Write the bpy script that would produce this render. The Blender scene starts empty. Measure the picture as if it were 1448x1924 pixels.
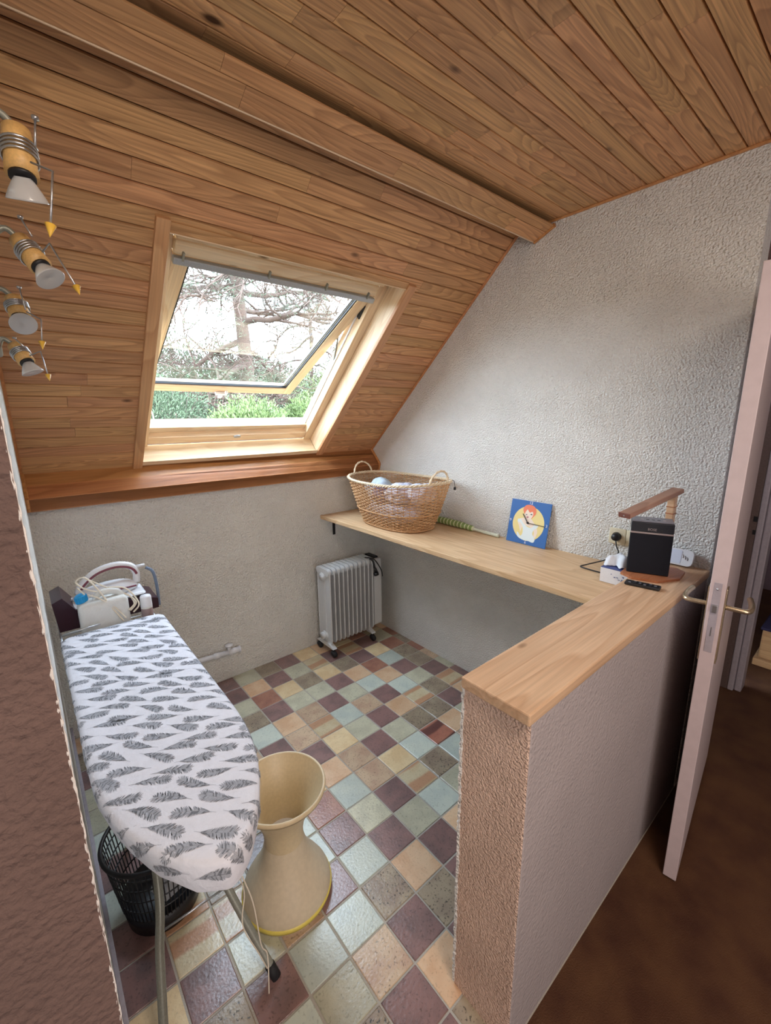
import bpy, bmesh, math, random
from mathutils import Vector, Matrix
R_ = random.Random(7)
sc = bpy.context.scene
COL = sc.collection

# ------------------------------------------------------------------ camera
T = 0.142                                   # one floor tile
cam = bpy.data.cameras.new('camera'); camo = bpy.data.objects.new('camera', cam); COL.objects.link(camo)
fw = Vector((0.6284170689, 0.7466404296, -0.2182202017)); up = Vector((0.1483722449, 0.1603316724, 0.9758480577))
fw.normalize(); rt = fw.cross(up).normalized(); up = rt.cross(fw).normalized()
m4 = Matrix((rt, up, -fw)).transposed().to_4x4(); m4.translation = Vector((-1.1206254572, -1.2742075688, 1.6415418088))
camo.matrix_world = m4
cam.sensor_fit = 'VERTICAL'; cam.sensor_height = 24.0; cam.lens = 807.756 / 1924 * 24.0
cam.clip_start = 0.02; cam.clip_end = 300
sc.camera = camo

# ------------------------------------------------------------------ light
W = bpy.data.worlds.new('overcast_sky'); sc.world = W; W.use_nodes = True
nt = W.node_tree; bg = nt.nodes['Background']
tc = nt.nodes.new('ShaderNodeTexCoord'); sp = nt.nodes.new('ShaderNodeSeparateXYZ'); rp = nt.nodes.new('ShaderNodeValToRGB')
nt.links.new(tc.outputs['Generated'], sp.inputs[0]); nt.links.new(sp.outputs['Z'], rp.inputs[0]); nt.links.new(rp.outputs[0], bg.inputs[0])
rp.color_ramp.elements[0].position = 0.0; rp.color_ramp.elements[0].color = (0.84, 0.925, 1.0, 1)
rp.color_ramp.elements[1].position = 0.9; rp.color_ramp.elements[1].color = (0.72, 0.85, 1.0, 1)
bg.inputs[1].default_value = 9.5
sc.view_settings.view_transform = 'Standard'; sc.view_settings.look = 'None'
sc.view_settings.exposure = 1.1; sc.view_settings.gamma = 1.0
try: sc.view_settings.use_curve_mapping = False
except Exception: pass

def area(name, loc, target, sx, sy, power, color, portal=False):
    l = bpy.data.lights.new(name, 'AREA'); l.shape = 'RECTANGLE'; l.size = sx; l.size_y = sy
    l.energy = power; l.color = color
    o = bpy.data.objects.new(name, l); COL.objects.link(o); o.location = loc
    d = Vector(target) - Vector(loc); o.rotation_euler = d.to_track_quat('-Z', 'Y').to_euler()
    if portal: l.cycles.is_portal = True
    return o
# two fill lights added unseen in the hall behind the camera, rear and overhead
area('hall_fill_rear', (-1.4, -3.1, 1.45), (-0.4, 0, 1.3), 1.3, 1.3, 15, (1.0, 0.92, 0.88))
area('hall_fill_overhead', (-0.7, -1.75, 2.42), (-0.7, -1.2, 0), 0.5, 0.5, 8, (1.0, 0.84, 0.70))
# ------------------------------------------------------------------ slope frame
AL = math.atan(0.933)
S0 = Vector((0, 1.278, 1.409)); US = Vector((0, -math.cos(AL), math.sin(AL))); UD = Vector((0, math.sin(AL), math.cos(AL)))
def SP(x, s, d): return Vector((x, 0, 0)) + S0 + US * s + UD * d       # x along, s up the slope, d outwards
SM = Matrix((Vector((1, 0, 0)), US, UD)).transposed().to_4x4(); SM.translation = S0   # local (x, s, d)
area('skylight_portal', SP(-0.1, 0.6, 0.5), SP(-0.1, 0.6, 0.0), 1.15, 1.3, 1, (1, 1, 1), True)

# ------------------------------------------------------------------ materials
MATS = {}
def nm(name):
    m = bpy.data.materials.new(name); m.use_nodes = True; t = m.node_tree; b = t.nodes['Principled BSDF']
    MATS[name] = m; return m, t, b
def setp(b, color=None, rough=0.5, metal=0.0, spec=0.5, **k):
    if color: b.inputs['Base Color'].default_value = (*color, 1)
    b.inputs['Roughness'].default_value = rough; b.inputs['Metallic'].default_value = metal
    b.inputs['Specular IOR Level'].default_value = spec
    for kk, v in k.items(): b.inputs[kk].default_value = v
def S(r, g, b):      # sRGB 0-255 to linear
    f = lambda c: (c / 255 / 12.92) if c / 255 <= 0.04045 else ((c / 255 + 0.055) / 1.055) ** 2.4
    return (f(r), f(g), f(b))
def N(t, kind, **k):
    n = t.nodes.new(kind)
    for a, v in k.items():
        if a in n.inputs: n.inputs[a].default_value = v
        else: setattr(n, a, v)
    return n
def mapping(t, scale, obj='Object', rand=0.0):
    tc = N(t, 'ShaderNodeTexCoord'); mp = N(t, 'ShaderNodeMapping'); mp.inputs['Scale'].default_value = scale
    if rand:
        oi = N(t, 'ShaderNodeObjectInfo'); mul = N(t, 'ShaderNodeVectorMath', operation='MULTIPLY_ADD')
        cx = N(t, 'ShaderNodeCombineXYZ')
        for i, f in enumerate((1, 3.7, 7.3)):
            mm = N(t, 'ShaderNodeMath', operation='MULTIPLY'); mm.inputs[1].default_value = f * rand
            t.links.new(oi.outputs['Random'], mm.inputs[0]); t.links.new(mm.outputs[0], cx.inputs[i])
        ad = N(t, 'ShaderNodeVectorMath', operation='ADD')
        t.links.new(tc.outputs[obj], ad.inputs[0]); t.links.new(cx.outputs[0], ad.inputs[1]); t.links.new(ad.outputs[0], mp.inputs[0])
    else: t.links.new(tc.outputs[obj], mp.inputs[0])
    return mp
def ramp(t, src, stops):
    r = N(t, 'ShaderNodeValToRGB'); e = r.color_ramp.elements
    while len(e) < len(stops): e.new(0.5)
    for i, (p, c) in enumerate(stops): e[i].position = p; e[i].color = (*c, 1) if len(c) == 3 else c
    t.links.new(src, r.inputs[0]); return r
def bump(t, b, src, dist, strength=1.0):
    n = N(t, 'ShaderNodeBump'); n.inputs['Distance'].default_value = dist; n.inputs['Strength'].default_value = strength
    t.links.new(src, n.inputs['Height']); t.links.new(n.outputs[0], b.inputs['Normal']); return n
def plain(name, color, rough=0.5, metal=0.0, spec=0.5, noise=0.0, nscale=40, bmp=0.0, **k):
    m, t, b = nm(name); setp(b, color, rough, metal, spec, **k)
    mp = mapping(t, (nscale,) * 3); nz = N(t, 'ShaderNodeTexNoise'); nz.inputs['Detail'].default_value = 4
    t.links.new(mp.outputs[0], nz.inputs['Vector'])
    if noise:
        c2 = tuple(max(0, c * (1 - noise)) for c in color); c3 = tuple(min(1, c * (1 + noise)) for c in color)
        r = ramp(t, nz.outputs['Fac'], [(0.35, c2), (0.65, c3)]); t.links.new(r.outputs[0], b.inputs['Base Color'])
    if bmp: bump(t, b, nz.outputs['Fac'], bmp)
    return m
def wood(name, light, dark, axis=0, grain=1.0, rough=0.42, tone=0.18, knots=True, long=1.0, streak=0.5):
    """pine: contour lines of a field stretched along the grain, different on every board"""
    m, t, b = nm(name); setp(b, light, rough, 0, 0.35)
    sc3 = [11.0, 11.0, 11.0]; sc3[axis] = 1.3 * long
    mp = mapping(t, sc3, rand=37.0)
    nz = N(t, 'ShaderNodeTexNoise'); nz.inputs['Scale'].default_value = 0.8; nz.inputs['Detail'].default_value = 1.2; nz.inputs['Roughness'].default_value = 0.4
    t.links.new(mp.outputs[0], nz.inputs['Vector'])
    mu = N(t, 'ShaderNodeMath', operation='MULTIPLY'); mu.inputs[1].default_value = 16.0 * grain; t.links.new(nz.outputs['Fac'], mu.inputs[0])
    fr = N(t, 'ShaderNodeMath', operation='FRACT'); t.links.new(mu.outputs[0], fr.inputs[0])
    mid = tuple((a * 0.6 + c * 0.4) for a, c in zip(light, dark))
    r = ramp(t, fr.outputs[0], [(0.0, light), (0.55, tuple(0.8 * a + 0.2 * c for a, c in zip(light, dark))), (0.86, mid), (0.97, light)])
    # fine streaks
    sc4 = [160.0, 160.0, 160.0]; sc4[axis] = 4.0
    mp2 = mapping(t, sc4, rand=11.0); n2 = N(t, 'ShaderNodeTexNoise'); n2.inputs['Scale'].default_value = 1.0; n2.inputs['Detail'].default_value = 3
    t.links.new(mp2.outputs[0], n2.inputs['Vector'])
    r2 = ramp(t, n2.outputs['Fac'], [(0.35, (1 - 0.28 * streak,) * 3), (0.65, (1.0,) * 3)])
    mx = N(t, 'ShaderNodeMix', data_type='RGBA', blend_type='MULTIPLY'); mx.inputs[0].default_value = 1.0
    t.links.new(r.outputs[0], mx.inputs[6]); t.links.new(r2.outputs[0], mx.inputs[7])
    # tone per board
    oi = N(t, 'ShaderNodeObjectInfo'); hs = N(t, 'ShaderNodeHueSaturation')
    mr = N(t, 'ShaderNodeMapRange'); mr.inputs[3].default_value = 1 - tone; mr.inputs[4].default_value = 1 + tone
    t.links.new(oi.outputs['Random'], mr.inputs[0]); t.links.new(mr.outputs[0], hs.inputs['Value'])
    ms = N(t, 'ShaderNodeMath', operation='MULTIPLY'); ms.inputs[1].default_value = 7.77; t.links.new(oi.outputs['Random'], ms.inputs[0])
    mf = N(t, 'ShaderNodeMath', operation='FRACT'); t.links.new(ms.outputs[0], mf.inputs[0])
    mr2 = N(t, 'ShaderNodeMapRange'); mr2.inputs[3].default_value = 0.5 - 0.007; mr2.inputs[4].default_value = 0.5 + 0.007
    t.links.new(mf.outputs[0], mr2.inputs[0]); t.links.new(mr2.outputs[0], hs.inputs['Hue'])
    t.links.new(mx.outputs[2], hs.inputs['Color']); last = hs.outputs[0]
    if knots:
        sc5 = [5.0, 5.0, 5.0]; sc5[axis] = 2.4
        mp3 = mapping(t, sc5, rand=23.0); vo = N(t, 'ShaderNodeTexVoronoi'); vo.inputs['Scale'].default_value = 1.0; vo.inputs['Randomness'].default_value = 1.0
        t.links.new(mp3.outputs[0], vo.inputs['Vector'])
        rk = ramp(t, vo.outputs['Distance'], [(0.035, (1, 1, 1)), (0.075, (0, 0, 0))])
        mk = N(t, 'ShaderNodeMix', data_type='RGBA'); t.links.new(rk.outputs[0], mk.inputs[0]); t.links.new(last, mk.inputs[6])
        mk.inputs[7].default_value = (*[c * 0.35 for c in dark], 1); last = mk.outputs[2]
    t.links.new(last, b.inputs['Base Color'])
    bump(t, b, n2.outputs['Fac'], 0.0006, 0.5)
    return m
def plaster(name, color, dist=0.017, scale=112, rough=0.9, vary=0.04):
    m, t, b = nm(name); setp(b, color, rough, 0, 0.25)
    mp = mapping(t, (scale,) * 3, 'Object'); 
    n0 = N(t, 'ShaderNodeTexNoise'); n0.inputs['Scale'].default_value = 1.0; n0.inputs['Detail'].default_value = 3.5; n0.inputs['Roughness'].default_value = 0.55; n0.inputs['Distortion'].default_value = 0.15
    t.links.new(mp.outputs[0], n0.inputs['Vector'])
    v = N(t, 'ShaderNodeTexVoronoi', feature='SMOOTH_F1'); v.inputs['Scale'].default_value = 1.35; t.links.new(mp.outputs[0], v.inputs['Vector'])
    ad = N(t, 'ShaderNodeMath', operation='MULTIPLY_ADD'); ad.inputs[1].default_value = -0.55
    t.links.new(v.outputs['Distance'], ad.inputs[0]); t.links.new(n0.outputs['Fac'], ad.inputs[2])
    bump(t, b, ad.outputs[0], dist)
    nl = N(t, 'ShaderNodeTexNoise'); nl.inputs['Scale'].default_value = 0.05; nl.inputs['Detail'].default_value = 4; t.links.new(mp.outputs[0], nl.inputs['Vector'])
    r = ramp(t, nl.outputs['Fac'], [(0.3, tuple(c * (1 - vary) for c in color)), (0.7, tuple(min(1, c * (1 + vary)) for c in color))])
    t.links.new(r.outputs[0], b.inputs['Base Color'])
    return m

PL = plaster('white_plaster', S(236, 235, 231), 0.013)
PLX = plaster('white_plaster_back', S(238, 236, 231), 0.015, 100)
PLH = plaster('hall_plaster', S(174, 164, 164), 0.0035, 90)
PLT = plaster('tan_plaster', S(240, 208, 188), 0.012, 150, vary=0.08)
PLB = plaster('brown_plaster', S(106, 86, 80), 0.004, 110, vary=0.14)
W_SL = wood('slope_pine', S(216, 164, 116), S(122, 72, 40), 0, 1.3, tone=0.13, streak=0.9)
W_CL = wood('ceiling_pine', S(218, 168, 118), S(112, 68, 36), 0, 1.7, tone=0.13, streak=0.9)
W_TR = wood('trim_pine', S(214, 166, 120), S(168, 110, 66), 1, 0.5, tone=0.05, knots=False)
W_LG = wood('ledge_pine', S(206, 144, 92), S(150, 88, 48), 0, 0.5, tone=0.06, rough=0.3)
W_WN = wood('window_pine', S(236, 212, 178), S(206, 160, 112), 1, 0.6, tone=0.04, knots=False)
W_WX = wood('window_pine_cross', S(238, 214, 180), S(208, 162, 114), 0, 0.6, tone=0.04, knots=True)
W_SH = wood('shelf_pine', S(228, 192, 154), S(186, 136, 92), 1, 0.55, tone=0.04)
W_CP = wood('cap_pine', S(224, 190, 154), S(176, 128, 86), 0, 0.55, tone=0.04)
W_LA = wood('lamp_wood', S(170, 134, 112), S(110, 70, 52), 0, 0.6, tone=0.05, knots=False)
W_LB = wood('reddish_wood', S(186, 122, 84), S(130, 70, 44), 0, 0.6, tone=0.02, knots=False)
W_SP = plain('pale_turned_wood', S(222, 178, 112), 0.45, noise=0.08, nscale=60)
DARKGAP = plain('dark_groove_wood', S(66, 38, 22), 0.8, noise=0.2)
GROUT = plain('tile_grout', S(176, 170, 160), 0.85, noise=0.1, nscale=80, bmp=0.001)
WHITE_PAINT = plain('door_paint', S(206, 190, 192), 0.4, noise=0.03, nscale=6)
GREY_PAINT = plain('frame_paint', S(168, 160, 168), 0.5, noise=0.06, nscale=12)
BRASS = plain('aged_brass', S(206, 190, 162), 0.32, 0.9, noise=0.1)
STEEL = plain('brushed_steel', S(190, 192, 196), 0.3, 0.9, noise=0.06)
GREYMETAL = plain('grey_tube_paint', S(150, 152, 142), 0.4, 0.4, noise=0.08)
ALU = plain('pale_grey_metal', S(176, 182, 188), 0.4, 0.5, noise=0.06)
RAD = plain('radiator_enamel', S(206, 208, 210), 0.35, noise=0.03)
BLACK = plain('black_plastic', S(26, 26, 30), 0.45, noise=0.15)
BLACKG = plain('speaker_cloth', S(20, 22, 34), 0.9, noise=0.3, nscale=900, bmp=0.001)
BLACKT = plain('speaker_top_black', S(40, 44, 52), 0.35, noise=0.1)
GREYT = plain('speaker_top_grey', S(122, 122, 132), 0.4, noise=0.05)
SILVER = plain('silver_strip', S(196, 186, 188), 0.3, 0.6)
WHITEP = plain('white_plastic', S(228, 230, 236), 0.35, noise=0.02)
CREAMP = plain('cream_plastic', S(222, 212, 184), 0.4, noise=0.03)
STOOLM = plain('beige_stool_plastic', S(208, 188, 152), 0.42, noise=0.04, nscale=20, **{'Subsurface Weight': 0.0})
STOOLB = plain('stool_shade_plastic', S(206, 190, 164), 0.5, noise=0.04, nscale=14)
STOOLY = plain('stool_rim_yellow', S(224, 204, 96), 0.4, noise=0.03)
PURPLE = plain('dark_purple_plastic', S(52, 26, 40), 0.3, noise=0.1)
PURPLEL = plain('maroon_trim', S(124, 62, 78), 0.4)
BLUECAP = plain('blue_cap_plastic', S(24, 150, 212), 0.35)
TISSUEBLUE = plain('navy_print', S(62, 78, 140), 0.5)
CORDW = plain('cream_cord', S(224, 214, 196), 0.5, noise=0.03)
m, t, b = nm('cloudy_plastic'); setp(b, S(228, 230, 228), 0.32, 0, 0.5, **{'Transmission Weight': 0.12, 'IOR': 1.3}); JUG = m
mp = mapping(t, (9, 9, 9)); nz = N(t, 'ShaderNodeTexNoise'); t.links.new(mp.outputs[0], nz.inputs['Vector']); bump(t, b, nz.outputs['Fac'], 0.004)
m, t, b = nm('braided_hose'); setp(b, S(60, 84, 120), 0.8); HOSE = m
mp = mapping(t, (300,) * 3); ck = N(t, 'ShaderNodeTexChecker'); t.links.new(mp.outputs[0], ck.inputs[0]); ck.inputs[1].default_value = (*S(44, 62, 96), 1); ck.inputs[2].default_value = (*S(150, 168, 190), 1); t.links.new(ck.outputs[0], b.inputs['Base Color'])
RUBBER = plain('black_rubber', S(28, 28, 32), 0.7)
WICKER = plain('wicker', S(196, 152, 108), 0.6, noise=0.32, nscale=60)
WICKERL = plain('pale_wicker', S(226, 206, 176), 0.6, noise=0.14, nscale=60)
COVER = plain('cover_cotton', S(222, 224, 234), 0.85, noise=0.02, nscale=9, bmp=0.0025)
FEATH2 = plain('feather_print_light', S(164, 168, 178), 0.9, noise=0.14, nscale=120)
FEATH = plain('feather_print_grey', S(116, 120, 128), 0.9, noise=0.18, nscale=120)
m, t, b = nm('printed_laundry'); setp(b, S(214, 220, 234), 0.9); LAUN = m
mp = mapping(t, (26, 26, 26)); nz = N(t, 'ShaderNodeTexNoise'); nz.inputs['Detail'].default_value = 2; t.links.new(mp.outputs[0], nz.inputs['Vector'])
r = ramp(t, nz.outputs['Fac'], [(0.5, S(222, 226, 238)), (0.58, S(176, 186, 222)), (0.66, S(206, 186, 206))]); t.links.new(r.outputs[0], b.inputs['Base Color'])
LAUN2 = plain('pale_blue_cotton', S(192, 208, 222), 0.9, noise=0.05, nscale=12)
LAUN3 = plain('navy_cotton', S(64, 84, 140), 0.9, noise=0.2, nscale=30)
HALLFL = None
m, t, b = nm('dark_brown_floor'); setp(b, S(74, 48, 34), 0.7, 0, 0.2); HALLFL = m
mp = mapping(t, (1, 1, 1)); n1 = N(t, 'ShaderNodeTexNoise'); n1.inputs['Scale'].default_value = 7; n1.inputs['Detail'].default_value = 5; t.links.new(mp.outputs[0], n1.inputs['Vector'])
n2 = N(t, 'ShaderNodeTexNoise'); n2.inputs['Scale'].default_value = 260; t.links.new(mp.outputs[0], n2.inputs['Vector'])
r = ramp(t, n1.outputs['Fac'], [(0.3, S(74, 46, 34)), (0.7, S(98, 68, 46))]); t.links.new(r.outputs[0], b.inputs['Base Color']); bump(t, b, n2.outputs['Fac'], 0.002)
# glass: see-through with real mirror reflections by angle
m = bpy.data.materials.new('window_glass'); m.use_nodes = True; t = m.node_tree; t.nodes.clear(); GLASS = m
o_ = N(t, 'ShaderNodeOutputMaterial'); tr = N(t, 'ShaderNodeBsdfTransparent'); tr.inputs[0].default_value = (0.93, 0.96, 0.97, 1)
gl = N(t, 'ShaderNodeBsdfGlossy'); gl.inputs['Roughness'].default_value = 0.0; gl.inputs[0].default_value = (1, 1, 1, 1)
lw = N(t, 'ShaderNodeLayerWeight'); pw = N(t, 'ShaderNodeMath', operation='POWER'); pw.inputs[1].default_value = 4.0; t.links.new(lw.outputs['Facing'], pw.inputs[0])
fz = N(t, 'ShaderNodeMath', operation='MULTIPLY_ADD'); fz.inputs[1].default_value = 0.4; fz.inputs[2].default_value = 0.05; t.links.new(pw.outputs[0], fz.inputs[0]); mxs = N(t, 'ShaderNodeMixShader')
t.links.new(fz.outputs[0], mxs.inputs[0]); t.links.new(tr.outputs[0], mxs.inputs[1]); t.links.new(gl.outputs[0], mxs.inputs[2]); t.links.new(mxs.outputs[0], o_.inputs[0])
m, t, b = nm('reflector_glass'); setp(b, S(226, 226, 226), 0.15, 0.0, 0.9, **{'Transmission Weight': 0.35}); REFL = m

# tile glazes
def tile_mat(name, c, c2=None, spk=0.25, stripe=None):
    m, t, b = nm(name); setp(b, c, 0.29, 0, 0.75)
    mp = mapping(t, (1, 1, 1), rand=19.0)
    n1 = N(t, 'ShaderNodeTexNoise'); n1.inputs['Scale'].default_value = 14; n1.inputs['Detail'].default_value = 4; t.links.new(mp.outputs[0], n1.inputs['Vector'])
    c2 = c2 or tuple(x * 0.78 for x in c)
    r = ramp(t, n1.outputs['Fac'], [(0.38, c2), (0.6, c)]); last = r.outputs[0]
    if stripe:
        wv = N(t, 'ShaderNodeTexWave', bands_direction='Y'); wv.inputs['Scale'].default_value = 2.6; wv.inputs['Distortion'].default_value = 2.2; wv.inputs['Detail'].default_value = 2
        t.links.new(mp.outputs[0], wv.inputs['Vector']); r3 = ramp(t, wv.outputs['Fac'], [(0.45, (0, 0, 0)), (0.72, (1, 1, 1))])
        mx = N(t, 'ShaderNodeMix', data_type='RGBA'); t.links.new(r3.outputs[0], mx.inputs[0]); t.links.new(last, mx.inputs[6]); mx.inputs[7].default_value = (*stripe, 1); last = mx.outputs[2]
    n3 = N(t, 'ShaderNodeTexNoise'); n3.inputs['Scale'].default_value = 130; n3.inputs['Detail'].default_value = 2; t.links.new(mp.outputs[0], n3.inputs['Vector'])
    r4 = ramp(t, n3.outputs['Fac'], [(0.30, (1 - spk * 1.6,) * 3), (0.42, (1, 1, 1))])
    mx = N(t, 'ShaderNodeMix', data_type='RGBA', blend_type='MULTIPLY'); mx.inputs[0].default_value = 1; t.links.new(last, mx.inputs[6]); t.links.new(r4.outputs[0], mx.inputs[7])
    oi = N(t, 'ShaderNodeObjectInfo'); hs = N(t, 'ShaderNodeHueSaturation'); mr = N(t, 'ShaderNodeMapRange'); mr.inputs[3].default_value = 0.9; mr.inputs[4].default_value = 1.1
    t.links.new(oi.outputs['Random'], mr.inputs[0]); t.links.new(mr.outputs[0], hs.inputs['Value']); t.links.new(mx.outputs[2], hs.inputs['Color']); t.links.new(hs.outputs[0], b.inputs['Base Color'])
    n5 = N(t, 'ShaderNodeTexNoise'); n5.inputs['Scale'].default_value = 110; n5.inputs['Detail'].default_value = 3; t.links.new(mp.outputs[0], n5.inputs['Vector'])
    bump(t, b, n5.outputs['Fac'], 0.0007)
    return m
TM = {
 'P': tile_mat('tile_purple_brown', S(140, 108, 104), S(118, 94, 92)),
 'Y': tile_mat('tile_cream_yellow', S(232, 210, 168), S(220, 192, 148), 0.1),
 'G': tile_mat('tile_grey_green', S(194, 192, 168), S(178, 176, 154), 0.2),
 'C': tile_mat('tile_pale_cyan', S(196, 204, 192), S(184, 194, 186), 0.15),
 'O': tile_mat('tile_peach', S(220, 188, 154), S(208, 168, 132), 0.12),
 'R': tile_mat('tile_rust', S(164, 118, 98), S(146, 98, 84), 0.2),
 'B': tile_mat('tile_beige', S(196, 172, 144), S(180, 150, 126), 0.3),
 'K': tile_mat('tile_speckled_tan', S(158, 144, 122), S(138, 122, 106), 0.5),
 'S': tile_mat('tile_streaked', S(204, 192, 160), S(196, 176, 140), 0.15, S(186, 144, 112)),
 'Z': tile_mat('tile_red_streaked', S(176, 118, 98), S(160, 100, 84), 0.15, S(104, 66, 62)),
}

# ------------------------------------------------------------------ helpers
def tag(o, label=None, cat=None, group=None, kind=None):
    if label: o['label'] = label
    if cat: o['category'] = cat
    if group: o['group'] = group
    if kind: o['kind'] = kind
    return o
def obj(name, bm, mat, parent=None, smooth=False, loc=None, mats=None):
    me = bpy.data.meshes.new(name); bm.to_mesh(me); bm.free()
    for mm in (mats or [mat]): me.materials.append(mm)
    if smooth:
        for p in me.polygons: p.use_smooth = True
    o = bpy.data.objects.new(name, me); COL.objects.link(o)
    if loc is not None: o.location = loc
    if parent: o.parent = parent
    return o
def thing(name, label, cat, loc=(0, 0, 0), rz=0, group=None):
    o = bpy.data.objects.new(name, None); COL.objects.link(o); o.location = loc; o.rotation_euler = (0, 0, rz); o.empty_display_size = 0.05
    tag(o, label, cat, group); return o
def setting(name):
    o = bpy.data.objects.new(name, None); COL.objects.link(o); o.empty_display_size = 0.05; o['kind'] = 'structure'; return o
def struct(name, bm, mat, parent=None, **k):
    o = obj(name, bm, mat, parent, **k)
    if parent is None: o['kind'] = 'structure'
    return o
def BM(): return bmesh.new()
def box(bm, lo, hi, bev=0.0, M=None, seg=2):
    r = bmesh.ops.create_cube(bm, size=1); vs = r['verts']
    for v in vs: v.co = Vector([(lo[i] + hi[i]) / 2 + v.co[i] * (hi[i] - lo[i]) for i in range(3)])
    if bev:
        es = list({e for v in vs for e in v.link_edges}); rr = bmesh.ops.bevel(bm, geom=es, offset=bev, segments=seg, affect='EDGES', profile=0.5)
        vs = list({v for f in rr['faces'] for v in f.verts} | {v for v in vs if v.is_valid})
    if M is not None:
        for v in vs: v.co = M @ v.co
    return bm
def tube(bm, pts, r, n=8, closed=False, cap=True):
    pts = [Vector(p) for p in pts]; k = len(pts); rr = r if isinstance(r, (list, tuple)) else [r] * k
    rings = []; prev = None
    for i, p in enumerate(pts):
        if closed: tg = pts[(i + 1) % k] - pts[i - 1]
        else: tg = pts[min(i + 1, k - 1)] - pts[max(i - 1, 0)]
        if tg.length < 1e-9: tg = Vector((0, 0, 1))
        tg.normalize()
        if prev is None:
            a = Vector((0, 0, 1)) if abs(tg.z) < 0.9 else Vector((1, 0, 0)); u = tg.cross(a).normalized()
        else:
            u = prev - tg * prev.dot(tg); u = u.normalized() if u.length > 1e-6 else tg.orthogonal().normalized()
        prev = u; w = tg.cross(u)
        rings.append([bm.verts.new(p + (u * math.cos(2 * math.pi * j / n) + w * math.sin(2 * math.pi * j / n)) * rr[i]) for j in range(n)])
    for i in range(k if closed else k - 1):
        a, b = rings[i], rings[(i + 1) % k]
        for j in range(n): bm.faces.new((a[j], a[(j + 1) % n], b[(j + 1) % n], b[j]))
    if cap and not closed:
        bm.faces.new(list(reversed(rings[0]))); bm.faces.new(rings[-1])
    return bm
def spline(pts, n=8):
    P = [Vector(p) for p in pts]; out = []
    for i in range(len(P) - 1):
        p0 = P[max(i - 1, 0)]; p1 = P[i]; p2 = P[i + 1]; p3 = P[min(i + 2, len(P) - 1)]
        for k in range(n):
            t = k / n; out.append(0.5 * ((2 * p1) + (p2 - p0) * t + (2 * p0 - 5 * p1 + 4 * p2 - p3) * t * t + (-p0 + 3 * p1 - 3 * p2 + p3) * t ** 3))
    out.append(P[-1]); return out
def lathe(bm, prof, n=32, M=None, cap=False):
    rings = []
    for r, z in prof:
        vs = [bm.verts.new(Vector((r * math.cos(2 * math.pi * j / n), r * math.sin(2 * math.pi * j / n), z))) for j in range(n)]
        if M is not None:
            for v in vs: v.co = M @ v.co
        rings.append(vs)
    for a, b in zip(rings, rings[1:]):
        for j in range(n): bm.faces.new((a[j], a[(j + 1) % n], b[(j + 1) % n], b[j]))
    if cap: bm.faces.new(list(reversed(rings[0]))); bm.faces.new(rings[-1])
    return bm
def prism(bm, pts, axis, a, b):
    """pts: 2-D outline; axis: extrusion axis"""
    def mk(p, v):
        c = [0, 0, 0]; o = [i for i in range(3) if i != axis]; c[axis] = v; c[o[0]] = p[0]; c[o[1]] = p[1]; return Vector(c)
    A = [bm.verts.new(mk(p, a)) for p in pts]; B = [bm.verts.new(mk(p, b)) for p in pts]
    bm.faces.new(A); bm.faces.new(list(reversed(B)))
    for i in range(len(pts)):
        j = (i + 1) % len(pts); bm.faces.new((A[j], A[i], B[i], B[j]))
    bmesh.ops.recalc_face_normals(bm, faces=bm.faces[:]); return bm
def align(p, q):
    """matrix whose z axis runs from p towards q, origin p"""
    d = (Vector(q) - Vector(p)).normalized(); m = d.to_track_quat('Z', 'Y').to_matrix().to_4x4(); m.translation = Vector(p); return m
def text_mesh(name, body, size, mat, M, parent, ext=0.0004, label=None):
    c = bpy.data.curves.new(name, 'FONT'); c.body = body; c.size = size; c.extrude = ext; c.align_x = 'CENTER'; c.align_y = 'CENTER'; c.resolution_u = 3
    o = bpy.data.objects.new(name, c); COL.objects.link(o); dg = bpy.context.evaluated_depsgraph_get(); me = bpy.data.meshes.new_from_object(o.evaluated_get(dg))
    bpy.data.objects.remove(o); me.materials.clear(); me.materials.append(mat); o2 = bpy.data.objects.new(name, me); COL.objects.link(o2); o2.matrix_world = M
    if parent: o2.parent = parent; o2.matrix_parent_inverse = Matrix.Identity(4)
    return o2

XL, XR, YB, YF, ZC = -1.136, 0.909, 1.278, -0.866, 17.69 * T
ZS, ZCAP = 0.964, 1.0285
XH = -0.372

# ------------------------------------------------------------------ room shell
def slopez(y): return 1.409 + 0.933 * (YB - y)
b = BM(); box(b, (XL - 0.1, YB, -0.1), (XR + 0.1, YB + 0.12, 1.36)); struct('wall_back', b, PLX)
b = BM(); prism(b, [(YF, -0.05), (YB + 0.02, -0.05), (YB + 0.02, slopez(YB + 0.02) + 0.05), (0.675, slopez(0.675) + 0.05), (0.675, ZC + 0.05), (YF, ZC + 0.05)], 0, XR, XR + 0.1)
struct('wall_right', b, PL)
b = BM(); prism(b, [(YF, -0.05), (YB + 0.02, -0.05), (YB + 0.02, slopez(YB + 0.02) + 0.05), (0.675, slopez(0.675) + 0.05), (0.675, ZC + 0.05), (YF, ZC + 0.05)], 0, XL - 0.14, XL)
struct('wall_left', b, PL)
# the wall end beside the camera, brown on the hall side
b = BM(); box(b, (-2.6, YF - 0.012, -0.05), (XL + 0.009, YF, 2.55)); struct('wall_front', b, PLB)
# ragged white plaster arris along its edge
b = BM(); rr = random.Random(3); pts = []
for i in range(640):
    z = i * 0.004; pts.append(Vector((XL + 0.0085 + rr.uniform(-0.0005, 0.0005), YF - 0.0105 + rr.uniform(-0.0005, 0.0005), z)))
tube(b, pts, [0.0012 + rr.uniform(0, 0.0005) for _ in pts], 6); 
ed = struct('trim_1', b, plain('plaster_edge_white', S(214, 208, 204), 0.9, noise=0.08, nscale=300))
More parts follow.
